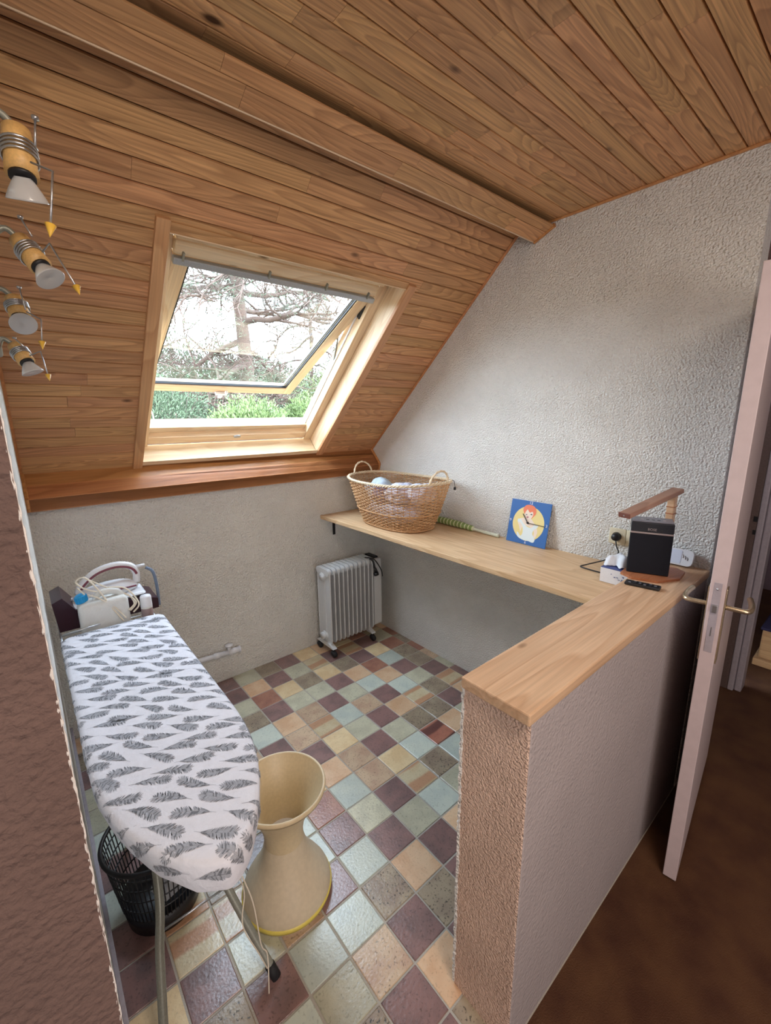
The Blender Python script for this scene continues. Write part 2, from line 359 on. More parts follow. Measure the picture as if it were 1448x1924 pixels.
# hall
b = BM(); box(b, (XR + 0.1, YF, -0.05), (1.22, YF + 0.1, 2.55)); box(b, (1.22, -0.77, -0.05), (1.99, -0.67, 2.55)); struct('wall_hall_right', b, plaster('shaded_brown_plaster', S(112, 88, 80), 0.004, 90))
b = BM(); box(b, (-2.7, -3.4, -0.05), (-2.6, YF, 2.55)); struct('wall_hall_left', b, PLH)
b = BM(); box(b, (-2.7, -3.5, -0.05), (2.05, -3.4, 2.55)); struct('wall_hall_back', b, PLH)
b = BM(); box(b, (1.95, -3.4, -0.05), (2.05, -1.75, 2.55)); box(b, (1.95, -1.75, 2.05), (2.05, -0.67, 2.55)); struct('wall_hall_end', b, PLH)
b = BM(); box(b, (-2.7, -3.5, ZC + 0.01), (2.05, YF - 0.02, ZC + 0.06)); struct('ceiling_hall', b, W_CL)
b = BM(); box(b, (-2.7, -3.5, -0.08), (4.2, YF - 0.0, -0.004)); box(b, (XR + 0.1, YF, -0.08), (4.2, -0.4, -0.004)); box(b, (XH + 0.02, YF, -0.08), (XR, YF + 0.18, -0.02)); struct('floor_hall', b, HALLFL)
# the dark room seen past the door
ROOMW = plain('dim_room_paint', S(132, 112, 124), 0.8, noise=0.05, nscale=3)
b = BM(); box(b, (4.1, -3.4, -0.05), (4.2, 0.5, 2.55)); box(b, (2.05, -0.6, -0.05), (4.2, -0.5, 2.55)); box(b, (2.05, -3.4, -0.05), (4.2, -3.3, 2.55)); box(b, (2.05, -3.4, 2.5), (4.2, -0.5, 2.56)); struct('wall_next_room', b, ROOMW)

# half wall : plaster body, tan end, hall side
b = BM(); box(b, (XH, YF + 0.003, -0.02), (XR, -0.674, 0.998), 0.006); bmesh.ops.subdivide_edges(b, edges=b.edges[:], cuts=0)
hw = struct('wall_half', b, PL, mats=[PL, PLT, PLH])
for p in hw.data.polygons:
    if p.normal.x < -0.5: p.material_index = 1
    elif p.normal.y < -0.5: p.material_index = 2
b = BM(); rr = random.Random(5); pts = [Vector((XH + 0.001, -0.6755 + rr.uniform(-0.002, 0.002), 0.01 + i * 0.0098)) for i in range(101)]
tube(b, pts, [0.0035 + rr.uniform(0, 0.003) for _ in pts], 5); e2 = obj('plaster_arris', b, PL, hw)
cap = BM(); box(cap, (-0.391, -0.868, 0.9985), (XR - 0.001, -0.683, ZCAP), 0.004)
c1 = obj('wall_cap_board', cap, W_CP); tag(c1, 'pale pine board capping the low plaster wall on the right', 'board')

# ------------------------------------------------------------------ tile floor
fl = setting('floor'); b = BM(); box(b, (XL, YF, -0.05), (XR, YB, -0.0025)); obj('grout_bed', b, GROUT, fl)
known = {(0,0):'P',(1,0):'G',(2,1):'O',(1,2):'C',(2,2):'K',(2,3):'C',(3,2):'P',(3,3):'B',(-1,-1):'Y',(-2,-1):'P',(-2,-2):'G',(-3,-2):'P',(-3,-3):'O',(-4,-3):'P',(-4,-4):'C',(-5,-4):'O',(-5,-5):'P',(-6,-5):'C',
 (-4,-2):'B',(-5,-1):'P',(-7,0):'Y',(-6,-1):'G',(-5,-2):'G',(-5,-3):'C',(-6,-2):'P',(-6,-3):'O',(-6,-4):'R',(-7,-3):'K',(-7,-4):'P',(-7,-5):'Y',(-8,-4):'S',(-8,-5):'P',(-7,-6):'R',(-8,-3):'P',(-8,-2):'S',(-7,-2):'Y',
 (-7,-1):'K',(-8,-1):'G',(-9,-1):'P',(-9,0):'K',(-9,1):'G',(-8,0):'P',(-8,1):'O',(-9,2):'P',(-9,3):'Y',(-8,2):'P',(-7,1):'R',(-6,1):'P',(-6,0):'G',(-7,2):'G',(-6,2):'K',(-5,1):'O',(-5,0):'B',(-4,0):'S',(-4,-1):'C',
 (-3,-1):'G',(-3,0):'Y',(-2,0):'B',(-1,0):'B',(-1,1):'C',(0,1):'G',(0,2):'P',(1,1):'P',(-2,1):'O',(-3,1):'P',(-4,1):'B',(-4,2):'P',(-5,2):'C',(-5,3):'P',(-1,2):'R',(0,3):'C',(1,3):'P',(0,-1):'S',(-1,-2):'C',(-2,-3):'K',
 (-3,-4):'S',(-1,-3):'Z',(0,-2):'K',(1,-1):'C',(2,0):'P',(3,1):'K',(4,2):'O',(4,1):'P',(4,3):'P',(4,4):'K',(3,4):'G',(2,4):'C',(-2,-4):'K',(-4,-5):'G',(-5,-6):'K',(-6,-6):'K',(-3,-5):'K',(-1,-4):'O',(-8,-6):'G',(-9,-2):'Y',(-9,-3):'O',
 (2,5):'P',(3,5):'C',(1,4):'B',(1,5):'G',(0,4):'K',(4,5):'P',(5,4):'P',(5,3):'P',(5,2):'K',(-4,3):'B',(-3,2):'G',(-2,2):'Y',(-2,3):'P',(-1,3):'C'}
rt_ = random.Random(11); proto = {}
def tile_mesh(v):
    b = BM(); g = 0.0032; rq = random.Random(v)
    j = lambda: rq.uniform(-0.0009, 0.0009)
    x0, y0, x1, y1 = g + j(), g + j(), T - g + j(), T - g + j(); e = 0.0022
    lo = [b.verts.new(c) for c in ((x0, y0, -0.004), (x1, y0, -0.004), (x1, y1, -0.004), (x0, y1, -0.004))]
    mi = [b.verts.new(c) for c in ((x0, y0, -0.0012), (x1, y0, -0.0012), (x1, y1, -0.0012), (x0, y1, -0.0012))]
    hi = [b.verts.new(c) for c in ((x0 + e, y0 + e, 0), (x1 - e, y0 + e, j() * .5), (x1 - e, y1 - e, 0), (x0 + e, y1 - e, j() * .5))]
    for a, c in ((lo, mi), (mi, hi)):
        for k in range(4): b.faces.new((a[k], a[(k + 1) % 4], c[(k + 1) % 4], c[k]))
    b.faces.new(hi); me = bpy.data.meshes.new('tile'); b.to_mesh(me); b.free(); me.materials.append(TM['P']); return me
tmesh = [tile_mesh(i) for i in range(6)]
for i in range(-9, 7):
    for j in range(-7, 8):
        # cell: x from -(j+1)T to -jT ; y from -(i+1)T to -iT
        x0 = -(j + 1) * T; y0 = -(i + 1) * T
        if y0 < YF - 0.001: continue
        clipx1 = XR - x0; clipx0 = XL - x0
        k = known.get((i, j)) or rt_.choice('PPPGGCYOBKKPSR')
        me = tmesh[rt_.randrange(6)]
        if clipx1 < T - 0.002:                       # cut tiles along the right wall
            if clipx1 < 0.02: continue
            me = me.copy()
            for v in me.vertices: v.co.x *= (clipx1 - 0.001) / T
        if x0 > XH - 0.02 and y0 < -0.674:            # beneath the half wall
            if y0 + T < -0.674: continue
            f = (y0 + T + 0.674) / T
            if f < 0.12: continue
        o = bpy.data.objects.new('tile', me); COL.objects.link(o); o.parent = fl; o.location = (x0, y0, rt_.uniform(0, 0.0007))
        o.material_slots[0].link = 'OBJECT'; o.material_slots[0].material = TM[k]

# ------------------------------------------------------------------ timber boards
def board_mesh(L, w, th=0.012, groove=0.0034):
    """tongue-and-groove board: local x along, y across, z = 0 is the face towards the room, body in +z"""
    b = BM(); prof = [(0.0012, 0.006 if th > 0.008 else 0.003), (groove, 0), (w - groove, 0), (w - 0.0012, 0.006 if th > 0.008 else 0.003), (w - 0.0012, th), (0.0012, th)]
    A = [b.verts.new((0.0004, p[0], p[1])) for p in prof]; B = [b.verts.new((L - 0.0004, p[0], p[1])) for p in prof]
    for i in range(6):
        j = (i + 1) % 6; b.faces.new((A[j], A[i], B[i], B[j]))
    b.faces.new(A); b.faces.new(list(reversed(B))); bmesh.ops.recalc_face_normals(b, faces=b.faces[:]); return b
PW = 0.0618
def lay(parent, M, x0, x1, y, w, mat, rnd, name='board', long=1.0):
    x = x0
    while x < x1 - 0.01:
        L = min(x1 - x, rnd.uniform(0.35, 1.5) * long)
        if x1 - x - L < 0.2: L = x1 - x
        o = obj(name, board_mesh(L, w), mat, parent); o.matrix_world = M @ Matrix.Translation((x, y, 0)); x += L
sl = setting('ceiling_slope'); rs = random.Random(21)
WX0, WX1, WS0, WS1 = -0.64, 0.42, -0.02, 1.235      # the opening for the roof window
TOP = 2.02 - 0.0
n = int((1.86 + 0.036) / PW) + 1
for k in range(-1, n):
    s0 = -0.036 + 0.012 + k * PW
    s1 = s0 + PW
    if s0 > 1.83: break
    if s1 <= WS1 + 0.001:
        lay(sl, SM, XL, WX0 - 0.02, s0, PW, W_SL, rs, long=0.5); lay(sl, SM, WX1 + 0.02, XR, s0, PW, W_SL, rs, long=0.4)
    else: lay(sl, SM, XL, XR, s0, PW, W_SL, rs)
# backing behind the boards (four slabs round the opening)
b = BM()
for lo, hi in (((XL, -0.1, 0.012), (WX0 - 0.02, 2.0, 0.06)), ((WX1 + 0.02, -0.1, 0.012), (XR, 2.0, 0.06)), ((WX0 - 0.02, WS1 + 0.01, 0.012), (WX1 + 0.02, 2.0, 0.06))): box(b, lo, hi, 0, SM)
obj('backing', b, DARKGAP, sl)
b = BM()
for lo, hi in (((XL - 0.3, -0.4, 0.06), (WX0 - 0.045, 2.2, 0.2)), ((WX1 + 0.045, -0.4, 0.06), (XR + 0.3, 2.2, 0.2)), ((WX0 - 0.045, WS1 + 0.04, 0.06), (WX1 + 0.045, 2.2, 0.2)), ((WX0 - 0.045, -0.4, 0.1), (WX1 + 0.045, -0.05, 0.2))): box(b, lo, hi, 0, SM)
ro = struct('ceiling_roof_slab', b, DARKGAP)
# flat ceiling
ce = setting('ceiling'); rc = random.Random(33)
CM = Matrix.Translation((0, 0, ZC))
y = 0.70
k = 0
while y > YF - 0.06:
    lay(ce, CM, XL, XR, y - PW, PW, W_CL, rc); y -= PW
b = BM(); box(b, (XL - 0.1, YF - 0.09, ZC + 0.012), (XR + 0.1, 1.0, ZC + 0.1)); obj('backing', b, DARKGAP, ce)
# quarter trims along the right wall
def bar(name, p, q, w, mat, parent=None, n=6):
    b = BM(); tube(b, [p, q], w, n); return obj(name, b, mat, parent)
t1 = bar('trim_2', (XR - 0.003, 0.66, ZC - 0.003), (XR - 0.003, YF, ZC - 0.003), 0.007, W_LG); t1['kind'] = 'structure'
a_ = SP(XR - 0.003, -0.02, -0.003); b_ = SP(XR - 0.003, 1.80, -0.003); t2 = bar('trim_3', a_, b_, 0.0075, W_LG); t2['kind'] = 'structure'
a_ = SP(XL + 0.003, -0.02, -0.003); b_ = SP(XL + 0.003, 1.80, -0.003); t2 = bar('trim_4', a_, b_, 0.0075, W_LG); t2['kind'] = 'structure'
# boxed purlin : two face boards and its core
be = setting('ceiling_beam')
E1 = Vector((0, 0.006, 2.4425)); E2 = Vector((0, -0.66 * T, 17.49 * T)); dv = (E2 - E1); wv = dv.length
b = BM(); prism(b, [(E1.y + 0.002, E1.z + 0.003), (E2.y + 0.006, E2.z + 0.004), (0.03, 17.60 * T), (0.09, 17.70 * T)], 0, XL, XR - 0.002); obj('beam_core', b, DARKGAP, be)
ey = dv.normalized(); ez = Vector((1, 0, 0)).cross(ey); 
if ez.z < 0: ez = -ez
BMx = Matrix((Vector((1, 0, 0)), ey, ez)).transposed().to_4x4(); BMx.translation = E1
rb = random.Random(4); SPL = 0.60
for (a0, a1) in ((0, wv * SPL), (wv * SPL, wv)):
    x = XL
    while x < XR - 0.03:
        L = min(XR - 0.012 - x, rb.uniform(0.5, 0.9)); 
        if XR - 0.012 - x - L < 0.2: L = XR - 0.012 - x
        o = obj('board', board_mesh(L, a1 - a0, 0.006, 0.0012), W_SL, be); o.matrix_world = BMx @ Matrix.Translation((x, a0, 0)); x += L
b = BM(); box(b, (XR - 0.013, -0.004, -0.006), (XR - 0.001, wv + 0.004, 0.012), 0.002, BMx); obj('end_trim', b, W_LG, be)
b = BM(); tube(b, [E1 + Vector((XL, 0.002, 0.0)), E1 + Vector((XR - 0.013, 0.002, 0.0))], 0.0026, 6); obj('edge_bead', b, W_WX, be)

# ledge under the slope
lg = setting('trim_5')
P = [(1.292, 1.397), (8.404 * T, 9.1 * T), (8.54 * T, 8.68 * T), (1.279, 8.58 * T), (1.279, 1.34)]
b = BM(); prism(b, P, 0, XL, XR - 0.002); obj('ledge_core', b, W_LG, lg)
A_ = Vector((0, P[0][0], P[0][1])); B_ = Vector((0, P[1][0], P[1][1])); C_ = Vector((0, P[2][0], P[2][1]))
def face_boards(p, q, cuts, parent, mat, th=0.006, x0=XL, x1=XR - 0.004):
    d = q - p; L = d.length; ey = d.normalized(); ez = ey.cross(Vector((1, 0, 0)))
    Mx = Matrix((Vector((1, 0, 0)), ey, -ez if False else ez)).transposed().to_4x4()
    for a, c in zip(cuts, cuts[1:]):
        bm = BM(); w = (c - a) * L; box(bm, (x0, a * L + 0.001, 0.0), (x1, c * L - 0.001, th), 0.0015)
        o = obj('board', bm, mat, parent); MM = Mx.copy(); MM.translation = p; o.matrix_world = MM
face_boards(B_, A_, [0, 0.5, 1.0], lg, W_LG); face_boards(C_, B_, [0, 1.0], lg, W_LG, 0.005)
for pp, qq in ((A_, B_), (B_, C_)):
    b = BM(); tube(b, [pp + Vector((XR - 0.006, -0.004, 0.004)), qq + Vector((XR - 0.006, -0.004, 0.004))], 0.009, 6); obj('end_trim', b, W_LG, lg)
    b = BM(); tube(b, [pp + Vector((XL + 0.006, -0.004, 0.004)), qq + Vector((XL + 0.006, -0.004, 0.004))], 0.009, 6); obj('end_trim', b, W_LG, lg)

# ------------------------------------------------------------------ roof window
wd = setting('window_1')
def sbox(name, lo, hi, mat, bev=0.002, parent=wd, M=SM):
    b = BM(); box(b, (0,0,0), [hi[i] - lo[i] for i in range(3)], bev); o = obj(name, b, mat, parent); o.matrix_world = M @ Matrix.Translation(lo); return o
# casing, proud of the boards
sbox('casing', (WX0 - 0.044, -0.03, -0.016), (WX0, 1.262, 0.004), W_TR, 0.003)
sbox('casing', (WX1, -0.03, -0.016), (WX1 + 0.05, 1.245, 0.004), W_TR, 0.003)
sbox('casing', (WX0, 1.217, -0.006), (WX1, 1.252, 0.006), W_SL, 0.002)
# lining boards
sbox('lining_board', (WX0 - 0.018, 0.0, 0.0), (WX0, 1.225, 0.125), W_WN)
sbox('lining_board', (WX1, 0.0, 0.0), (WX1 + 0.018, 1.225, 0.125), W_WN)
sbox('lining_board', (WX0 - 0.03, 1.217, 0.0045), (WX1 + 0.03, 1.245, 0.20), W_WX)
sbox('lining_board', (WX0, -0.018, 0.006), (WX1, 0.0, 0.125), W_WX)
b = BM(); tube(b, [SP(WX0, 1.2165, -0.004), SP(WX1, 1.2165, -0.004)], 0.003, 6); obj('bead', b, W_WX, wd)
b = BM(); prism(b, [(0, 0), (0.03, 0), (0.03, 0.006), (0, 0.02)], 0, 0, WX1 - WX0); o = obj('sill_batten', b, W_WX, wd); o.matrix_world = SM @ Matrix.Translation((WX0, -0.006, -0.008))
# fixed frame
FX0, FX1, FS0, FS1 = WX0 + 0.0, WX1, 0.0, 1.217
fw_ = 0.052
sbox('frame_member', (FX0, FS0, 0.115), (FX0 + fw_, FS1, 0.215), W_WN)
sbox('frame_member', (FX1 - fw_, FS0, 0.115), (FX1, FS1, 0.215), W_WN)
sbox('frame_member', (FX0 + fw_, FS0 + 0.012, 0.118), (FX1 - fw_, FS0 + 0.062, 0.165), W_WX)
sbox('frame_member', (FX0 + fw_, FS0 + 0.066, 0.150), (FX1 - fw_, FS0 + 0.105, 0.215), W_WX)
sbox('frame_member', (FX0 + fw_, 1.165, 0.115), (FX1 - fw_, 1.217, 0.215), W_WX)
# grey seal and striker
for x in (FX0 + fw_ + 0.003, FX1 - fw_ - 0.003): sbox('seal', (x - 0.003, 0.10, 0.165), (x + 0.003, 1.0, 0.175), WHITEP, 0.0)
b = BM(); lathe(b, [(0.0001, 0), (0.022, 0), (0.022, 0.006), (0.0001, 0.008)], 20, Matrix.Scale(0.45, 4, Vector((0, 1, 0)))); o = obj('striker_plate', b, STEEL, wd, True); o.matrix_world = SM @ Matrix.Translation((-0.105, 0.055, 0.110))
# top section: ventilation flap and its rail
sbox('vent_flap', (FX0 + fw_, 1.092, 0.092), (FX1 - fw_ - 0.01, 1.150, 0.135), W_WX, 0.012)
sbox('vent_rail', (FX0 + fw_, 1.158, 0.080), (FX1 - fw_, 1.200, 0.12), W_WX, 0.006)
sbox('metal_rail', (FX0 + fw_, 1.060, 0.085), (FX1 - fw_ - 0.012, 1.086, 0.110), ALU, 0.004)
for x in (-0.56, -0.22, 0.06, 0.30): sbox('clip', (x, 1.08, 0.080), (x + 0.008, 1.112, 0.095), GREYMETAL, 0.002)
# the sash, hung at the top and pushed out
HS, HD, ANG, SL_ = 0.998, 0.142, math.radians(17.66), 0.936
sa = bpy.data.objects.new('sash', None); COL.objects.link(sa); sa.parent = wd
# local sash frame: x along, y up the sash from its foot (0) to the hinge (SL_), z outward
SMX = SM @ Matrix.Translation((0, HS, HD)) @ Matrix.Rotation(ANG, 4, 'X')
# rotating about x by -ANG moves the foot outwards (+d)
tst = SMX @ Vector((0, -SL_, 0)); 
if (tst - S0).dot(UD) < HD: SMX = SM @ Matrix.Translation((0, HS, HD)) @ Matrix.Rotation(-ANG, 4, 'X')
sx0, sx1 = FX0 + fw_ + 0.006, FX1 - fw_ - 0.008
mw = 0.062
def sash(name, lo, hi, mat, bev=0.003): return sbox(name, lo, hi, mat, bev, sa, SMX)
sash('stile', (sx0, -SL_, 0), (sx0 + mw, 0.085, 0.045), W_WN); sash('stile', (sx1 - mw, -SL_, 0), (sx1, 0.085, 0.045), W_WN)
sash('rail', (sx0 + mw, -SL_, 0), (sx1 - mw, -SL_ + 0.07, 0.045), W_WX); sash('rail', (sx0 + mw, 0.045, 0), (sx1 - mw, 0.085, 0.045), W_WX)
sash('gasket', (sx1 - mw - 0.007, -SL_ + 0.07, 0.006), (sx1 - mw, 0.045, 0.02), BLACK, 0.0); sash('gasket', (sx0 + mw, -SL_ + 0.07, 0.006), (sx0 + mw + 0.007, 0.045, 0.02), BLACK, 0.0)
sash('gasket', (sx0 + mw, -SL_ + 0.07, 0.006), (sx1 - mw, -SL_ + 0.077, 0.02), BLACK, 0.0)
sash('spacer', (sx1 - mw - 0.016, -SL_ + 0.078, 0.022), (sx1 - mw - 0.007, 0.045, 0.034), ALU, 0.0)
sash('pane', (sx0 + mw, -SL_ + 0.07, 0.024), (sx1 - mw, 0.045, 0.0245), GLASS, 0.0)
sash('outer_cladding', (sx0 - 0.004, -SL_ - 0.012, 0.046), (sx1 + 0.004, -SL_ + 0.05, 0.052), GREYMETAL, 0.001)
b = BM(); box(b, (-0.03, -0.008, -0.02), (0.03, 0.008, 0.0), 0.004); box(b, (-0.012, -0.03, -0.03), (0.012, 0.004, -0.016), 0.006); box(b, (0.025, -0.002, -0.024), (0.04, 0.028, -0.002), 0.005)
o = obj('handle', b, WHITEP, sa, True); o.matrix_world = SMX @ Matrix.Translation((-0.125, -SL_ + 0.008, -0.001))
for x in (sx1 + 0.002,):
    p0 = SMX @ Vector((x, -0.25, 0.02)); p1 = SP(x + 0.002, 0.62, 0.18)
    b = BM(); tube(b, [p0, p1], 0.004, 6); obj('stay_arm', b, GREYMETAL, wd)
b = BM(); box(b, (0, -0.05, -0.012), (0.01, 0.03, 0.012), 0.003); o = obj('hinge', b, BLACK, wd); o.matrix_world = SM @ Matrix.Translation((sx1 + 0.001, HS - 0.02, HD + 0.01))

# ------------------------------------------------------------------ door leaf and the frame at the hall end
dr = thing('door', 'white painted door leaf standing open edge-on, right of the low wall', 'door')
dl = Vector((0.9925, 0.122, 0)); dn = Vector((0.122, -0.9925, 0))     # along the leaf, across it towards the right-hand face
DO = Vector((3.064 * T, -6.874 * T + 0.008, 0.007))
DM = Matrix((dl, -dn, Vector((0, 0, 1)))).transposed().to_4x4(); DM.translation = DO + dn * 0.04
b = BM(); box(b, (0, 0, 0), (0.78, 0.04, 2.02), 0.002); o = obj('leaf', b, WHITE_PAINT, dr); o.matrix_world = DM
b = BM(); box(b, (-0.0015, 0.010, 0.90), (0.001, 0.030, 1.13), 0.0007); o = obj('lock_plate', b, GREY_PAINT, dr); o.matrix_world = DM
b = BM(); box(b, (-0.010, 0.013, 1.035), (0.0, 0.027, 1.06), 0.002); o = obj('latch', b, STEEL, dr); o.matrix_world = DM
b = BM(); box(b, (-0.0025, 0.0185, 0.955), (0.0, 0.0215, 0.985), 0.0005); o = obj('bolt', b, STEEL, dr); o.matrix_world = DM
b = BM(); lathe(b, [(0.0001, 0.003), (0.003, 0.002), (0.0035, 0)], 10, Matrix.Translation((-0.001, 0.02, 1.11)) @ Matrix.Rotation(-math.pi / 2, 4, 'Y')); o = obj('screw', b, STEEL, dr, True); o.matrix_world = DM
for sgn, y0 in ((1, 0.04), (-1, 0.0)):
    b = BM(); ya, yb = (y0, y0 + 0.004) if sgn > 0 else (y0 - 0.004, y0)
    box(b, (0.012, ya, 0.86), (0.052, yb, 1.11), 0.0015); hp = obj('handle_plate', b, BRASS, dr); hp.matrix_world = DM
    b = BM(); yy = y0 + sgn * 0.004
    tube(b, spline([(0.032, yy, 1.047), (0.032, yy + sgn * 0.03, 1.046), (0.036, yy + sgn * 0.052, 1.046), (0.06, yy + sgn * 0.06, 1.048), (0.10, yy + sgn * 0.058, 1.050), (0.145, yy + sgn * 0.052, 1.050)], 5), [0.0075] * 10 + [0.008] * 8 + [0.0085] * 8, 10)
    hd = obj('lever', b, BRASS, dr, True); hd.matrix_world = DM
d1 = setting('door_1')
def dbox(name, lo, hi, mat, bev=0.002):
    b = BM(); box(b, lo, hi, bev); return obj(name, b, mat, d1)
DKJ = plain('shaded_jamb', S(96, 78, 74), 0.6, noise=0.1, nscale=20)  # the shadow on this jamb is put into its dark base colour
dbox('jamb', (1.95, -0.832, 0), (2.05, -0.768, 2.05), DKJ)
dbox('stop_bead', (1.945, -0.862, 0), (2.05, -0.833, 2.05), GREY_PAINT, 0.006); dbox('casing', (1.965, -0.896, 0), (2.06, -0.863, 2.05), GREY_PAINT, 0.006)
dbox('jamb', (1.95, -1.75, 0), (2.05, -1.71, 2.05), GREY_PAINT); dbox('head', (1.95, -1.71, 2.01), (2.05, -0.872, 2.05), GREY_PAINT)
dbox('strike_slot', (1.947, -0.832, 1.045), (1.9505, -0.815, 1.075), BLACK, 0.0); dbox('strike_slot', (1.947, -0.834, 0.972), (1.9505, -0.820, 0.998), BLACK, 0.0)
b = BM(); box(b, (2.40, -1.9, 0.0), (3.0, -0.87, 0.05), 0.004); box(b, (2.42, -1.88, 0.05), (2.98, -0.89, 0.25), 0.01)
bd = thing('low_bench', 'light wooden low piece of furniture in the dim room past the door', 'furniture'); obj('body', b, wood('dim_oak', S(196, 158, 118), S(150, 106, 70), 1, 0.5, knots=False), bd)
b = BM(); box(b, (2.41, -1.89, 0.25), (2.99, -0.88, 0.27), 0.006); obj('top_edge', b, plain('dark_blue_cloth', S(40, 34, 66), 0.9), bd)

# ------------------------------------------------------------------ shelf
sh = thing('shelf', 'long pale pine shelf board fixed along the right wall', 'shelf', (0.66, 0.3, 0.93))
def child(name, bm, mat, parent, smooth=False):
    o = obj(name, bm, mat, parent, smooth); o.matrix_parent_inverse = parent.matrix_basis.inverted() if parent.type == 'EMPTY' else Matrix.Identity(4); return o
b = BM(); box(b, (0.425, -0.682, ZS - 0.026), (XR - 0.001, YB - 0.001, ZS), 0.003); child('board', b, W_SH, sh)
b = BM(); box(b, (0.525, YB - 0.006, ZS - 0.16), (0.545, YB, ZS - 0.026), 0.001); box(b, (0.525, YB - 0.16, ZS - 0.032), (0.545, YB, ZS - 0.026), 0.001); child('bracket', b, BLACK, sh)
for y in (0.925, 0.538, -0.096):
    b = BM(); box(b, (0.45, y - 0.011, ZS - 0.034), (XR - 0.001, y + 0.011, ZS - 0.026), 0.001); box(b, (XR - 0.007, y - 0.011, ZS - 0.2), (XR - 0.001, y + 0.011, ZS - 0.026), 0.001); child('bracket', b, BLACK, sh)
for y in (0.325, -0.284):
    b = BM(); box(b, (0.452, y - 0.03, ZS - 0.040), (XR - 0.001, y + 0.03, ZS - 0.026), 0.002); child('cleat', b, W_LB, sh)

# ------------------------------------------------------------------ radiator
rd = thing('oil_radiator', 'white finned oil radiator on castors in the back corner', 'radiator', (0.54, 1.12, 0))
RX0, RX1, RY0, RY1, RZ0, RZ1 = 0.322, 0.722, 1.045, 1.205, 0.085, 0.640
nf = 11; pitch = (RX1 - RX0) / nf
for k in range(nf):
    xc = RX0 + pitch * (k + 0.5); b = BM()
    # pressed fin: rounded plate, thick round headers at the top and bottom
    def rr_out(y0, y1, z0, z1, r, m=5):
        o = []
        for cx, cz, a0 in ((y1 - r, z1 - r, 0), (y0 + r, z1 - r, 90), (y0 + r, z0 + r, 180), (y1 - r, z0 + r, 270)):
            for q in range(m + 1): a = math.radians(a0 + 90 * q / m); o.append((cx + r * math.cos(a), cz + r * math.sin(a)))
        return o
    prism(b, rr_out(RY0, RY1, RZ0, RZ1, 0.035), 0, xc - 0.0025, xc + 0.0025)
    for ya in (RY0 + 0.004, RY1 - 0.004): tube(b, [(xc, ya, RZ0 + 0.03), (xc, ya, RZ1 - 0.03)], 0.0058, 8)
    b2 = rr_out(RY0 + 0.06, RY1 - 0.06, RZ0 + 0.035, RZ1 - 0.02, 0.015); prism(b, b2, 0, xc - 0.009, xc + 0.009)
    prism(b, rr_out(RY0 + 0.004, RY1 - 0.004, RZ1 - 0.05, RZ1 - 0.003, 0.022), 0, xc - 0.013, xc + 0.013)
    lathe(b, [(0.03, -pitch / 2), (0.032, 0), (0.03, pitch / 2)], 16, Matrix.Translation((xc, 1.125, RZ1 - 0.065)) @ Matrix.Rotation(math.pi / 2, 4, 'Y'), True)
    lathe(b, [(0.03, -pitch / 2), (0.032, 0), (0.03, pitch / 2)], 16, Matrix.Translation((xc, 1.125, RZ0 + 0.055)) @ Matrix.Rotation(math.pi / 2, 4, 'Y'), True)
    child('fin', b, RAD, rd)
b = BM(); prism(b, rr_out(RY0 + 0.004, RY1 - 0.004, RZ0 + 0.02, RZ1 - 0.015, 0.02), 0, RX1 - 0.004, RX1 + 0.065); child('control_box', b, RAD, rd)
b = BM(); prism(b, rr_out(RY0 + 0.03, RY1 - 0.02, RZ1 - 0.02, RZ1 - 0.003, 0.008), 0, RX1 + 0.02, RX1 + 0.055); child('grip', b, BLACK, rd)
for xf in (RX0 + 0.02, RX1 - 0.035):
    b = BM(); prism(b, [(1.02, 0.066), (1.228, 0.066), (1.222, 0.074), (1.17, 0.092), (1.08, 0.092), (1.028, 0.074)], 0, xf - 0.016, xf + 0.016); ft = child('foot', b, RAD, rd)
    for yy in (1.034, 1.214):
        b = BM(); lathe(b, [(0.006, -0.016), (0.022, -0.014), (0.0275, -0.006), (0.0275, 0.006), (0.022, 0.014), (0.006, 0.016)], 20, Matrix.Translation((xf, yy, 0.028)) @ Matrix.Rotation(math.pi / 2 * 0.8, 4, 'Y'), True)
        box(b, (xf - 0.006, yy - 0.006, 0.04), (xf + 0.006, yy + 0.006, 0.068)); child('castor', b, RUBBER, rd, True)
b = BM(); tube(b, spline([(0.675, 1.10, 0.640), (0.70, 1.07, 0.635), (0.712, 1.036, 0.60), (0.716, 1.028, 0.56), (0.722, 1.024, 0.52)], 6), 0.004, 6)
tube(b, spline([(0.69, 1.08, 0.641), (0.72, 1.05, 0.63), (0.75, 1.036, 0.585), (0.78, 1.036, 0.53), (0.79, 1.038, 0.485)], 6), 0.004, 6)
tube(b, spline([(0.69, 1.06, 0.641), (0.705, 1.04, 0.62), (0.712, 1.03, 0.57)], 6), 0.007, 6); child('power_cord', b, BLACK, rd)
b = BM(); tube(b, [(0.718, 1.026, 0.535), (0.722, 1.022, 0.515)], 0.019, 14); tube(b, [(0.716, 1.03, 0.57), (0.72, 1.026, 0.54)], [0.008, 0.014], 10); child('plug', b, BLACK, rd, True)
b = BM(); tube(b, [(RX0 - 0.016, 1.125, RZ0 + 0.055), (RX0 + 0.01, 1.125, RZ0 + 0.055)], 0.026, 18); child('end_cap', b, RAD, rd, True); b = BM(); tube(b, [(RX0 - 0.006, 1.125, RZ1 - 0.065), (RX0 + 0.01, 1.125, RZ1 - 0.065)], 0.024, 18); child('end_cap', b, RAD, rd, True)

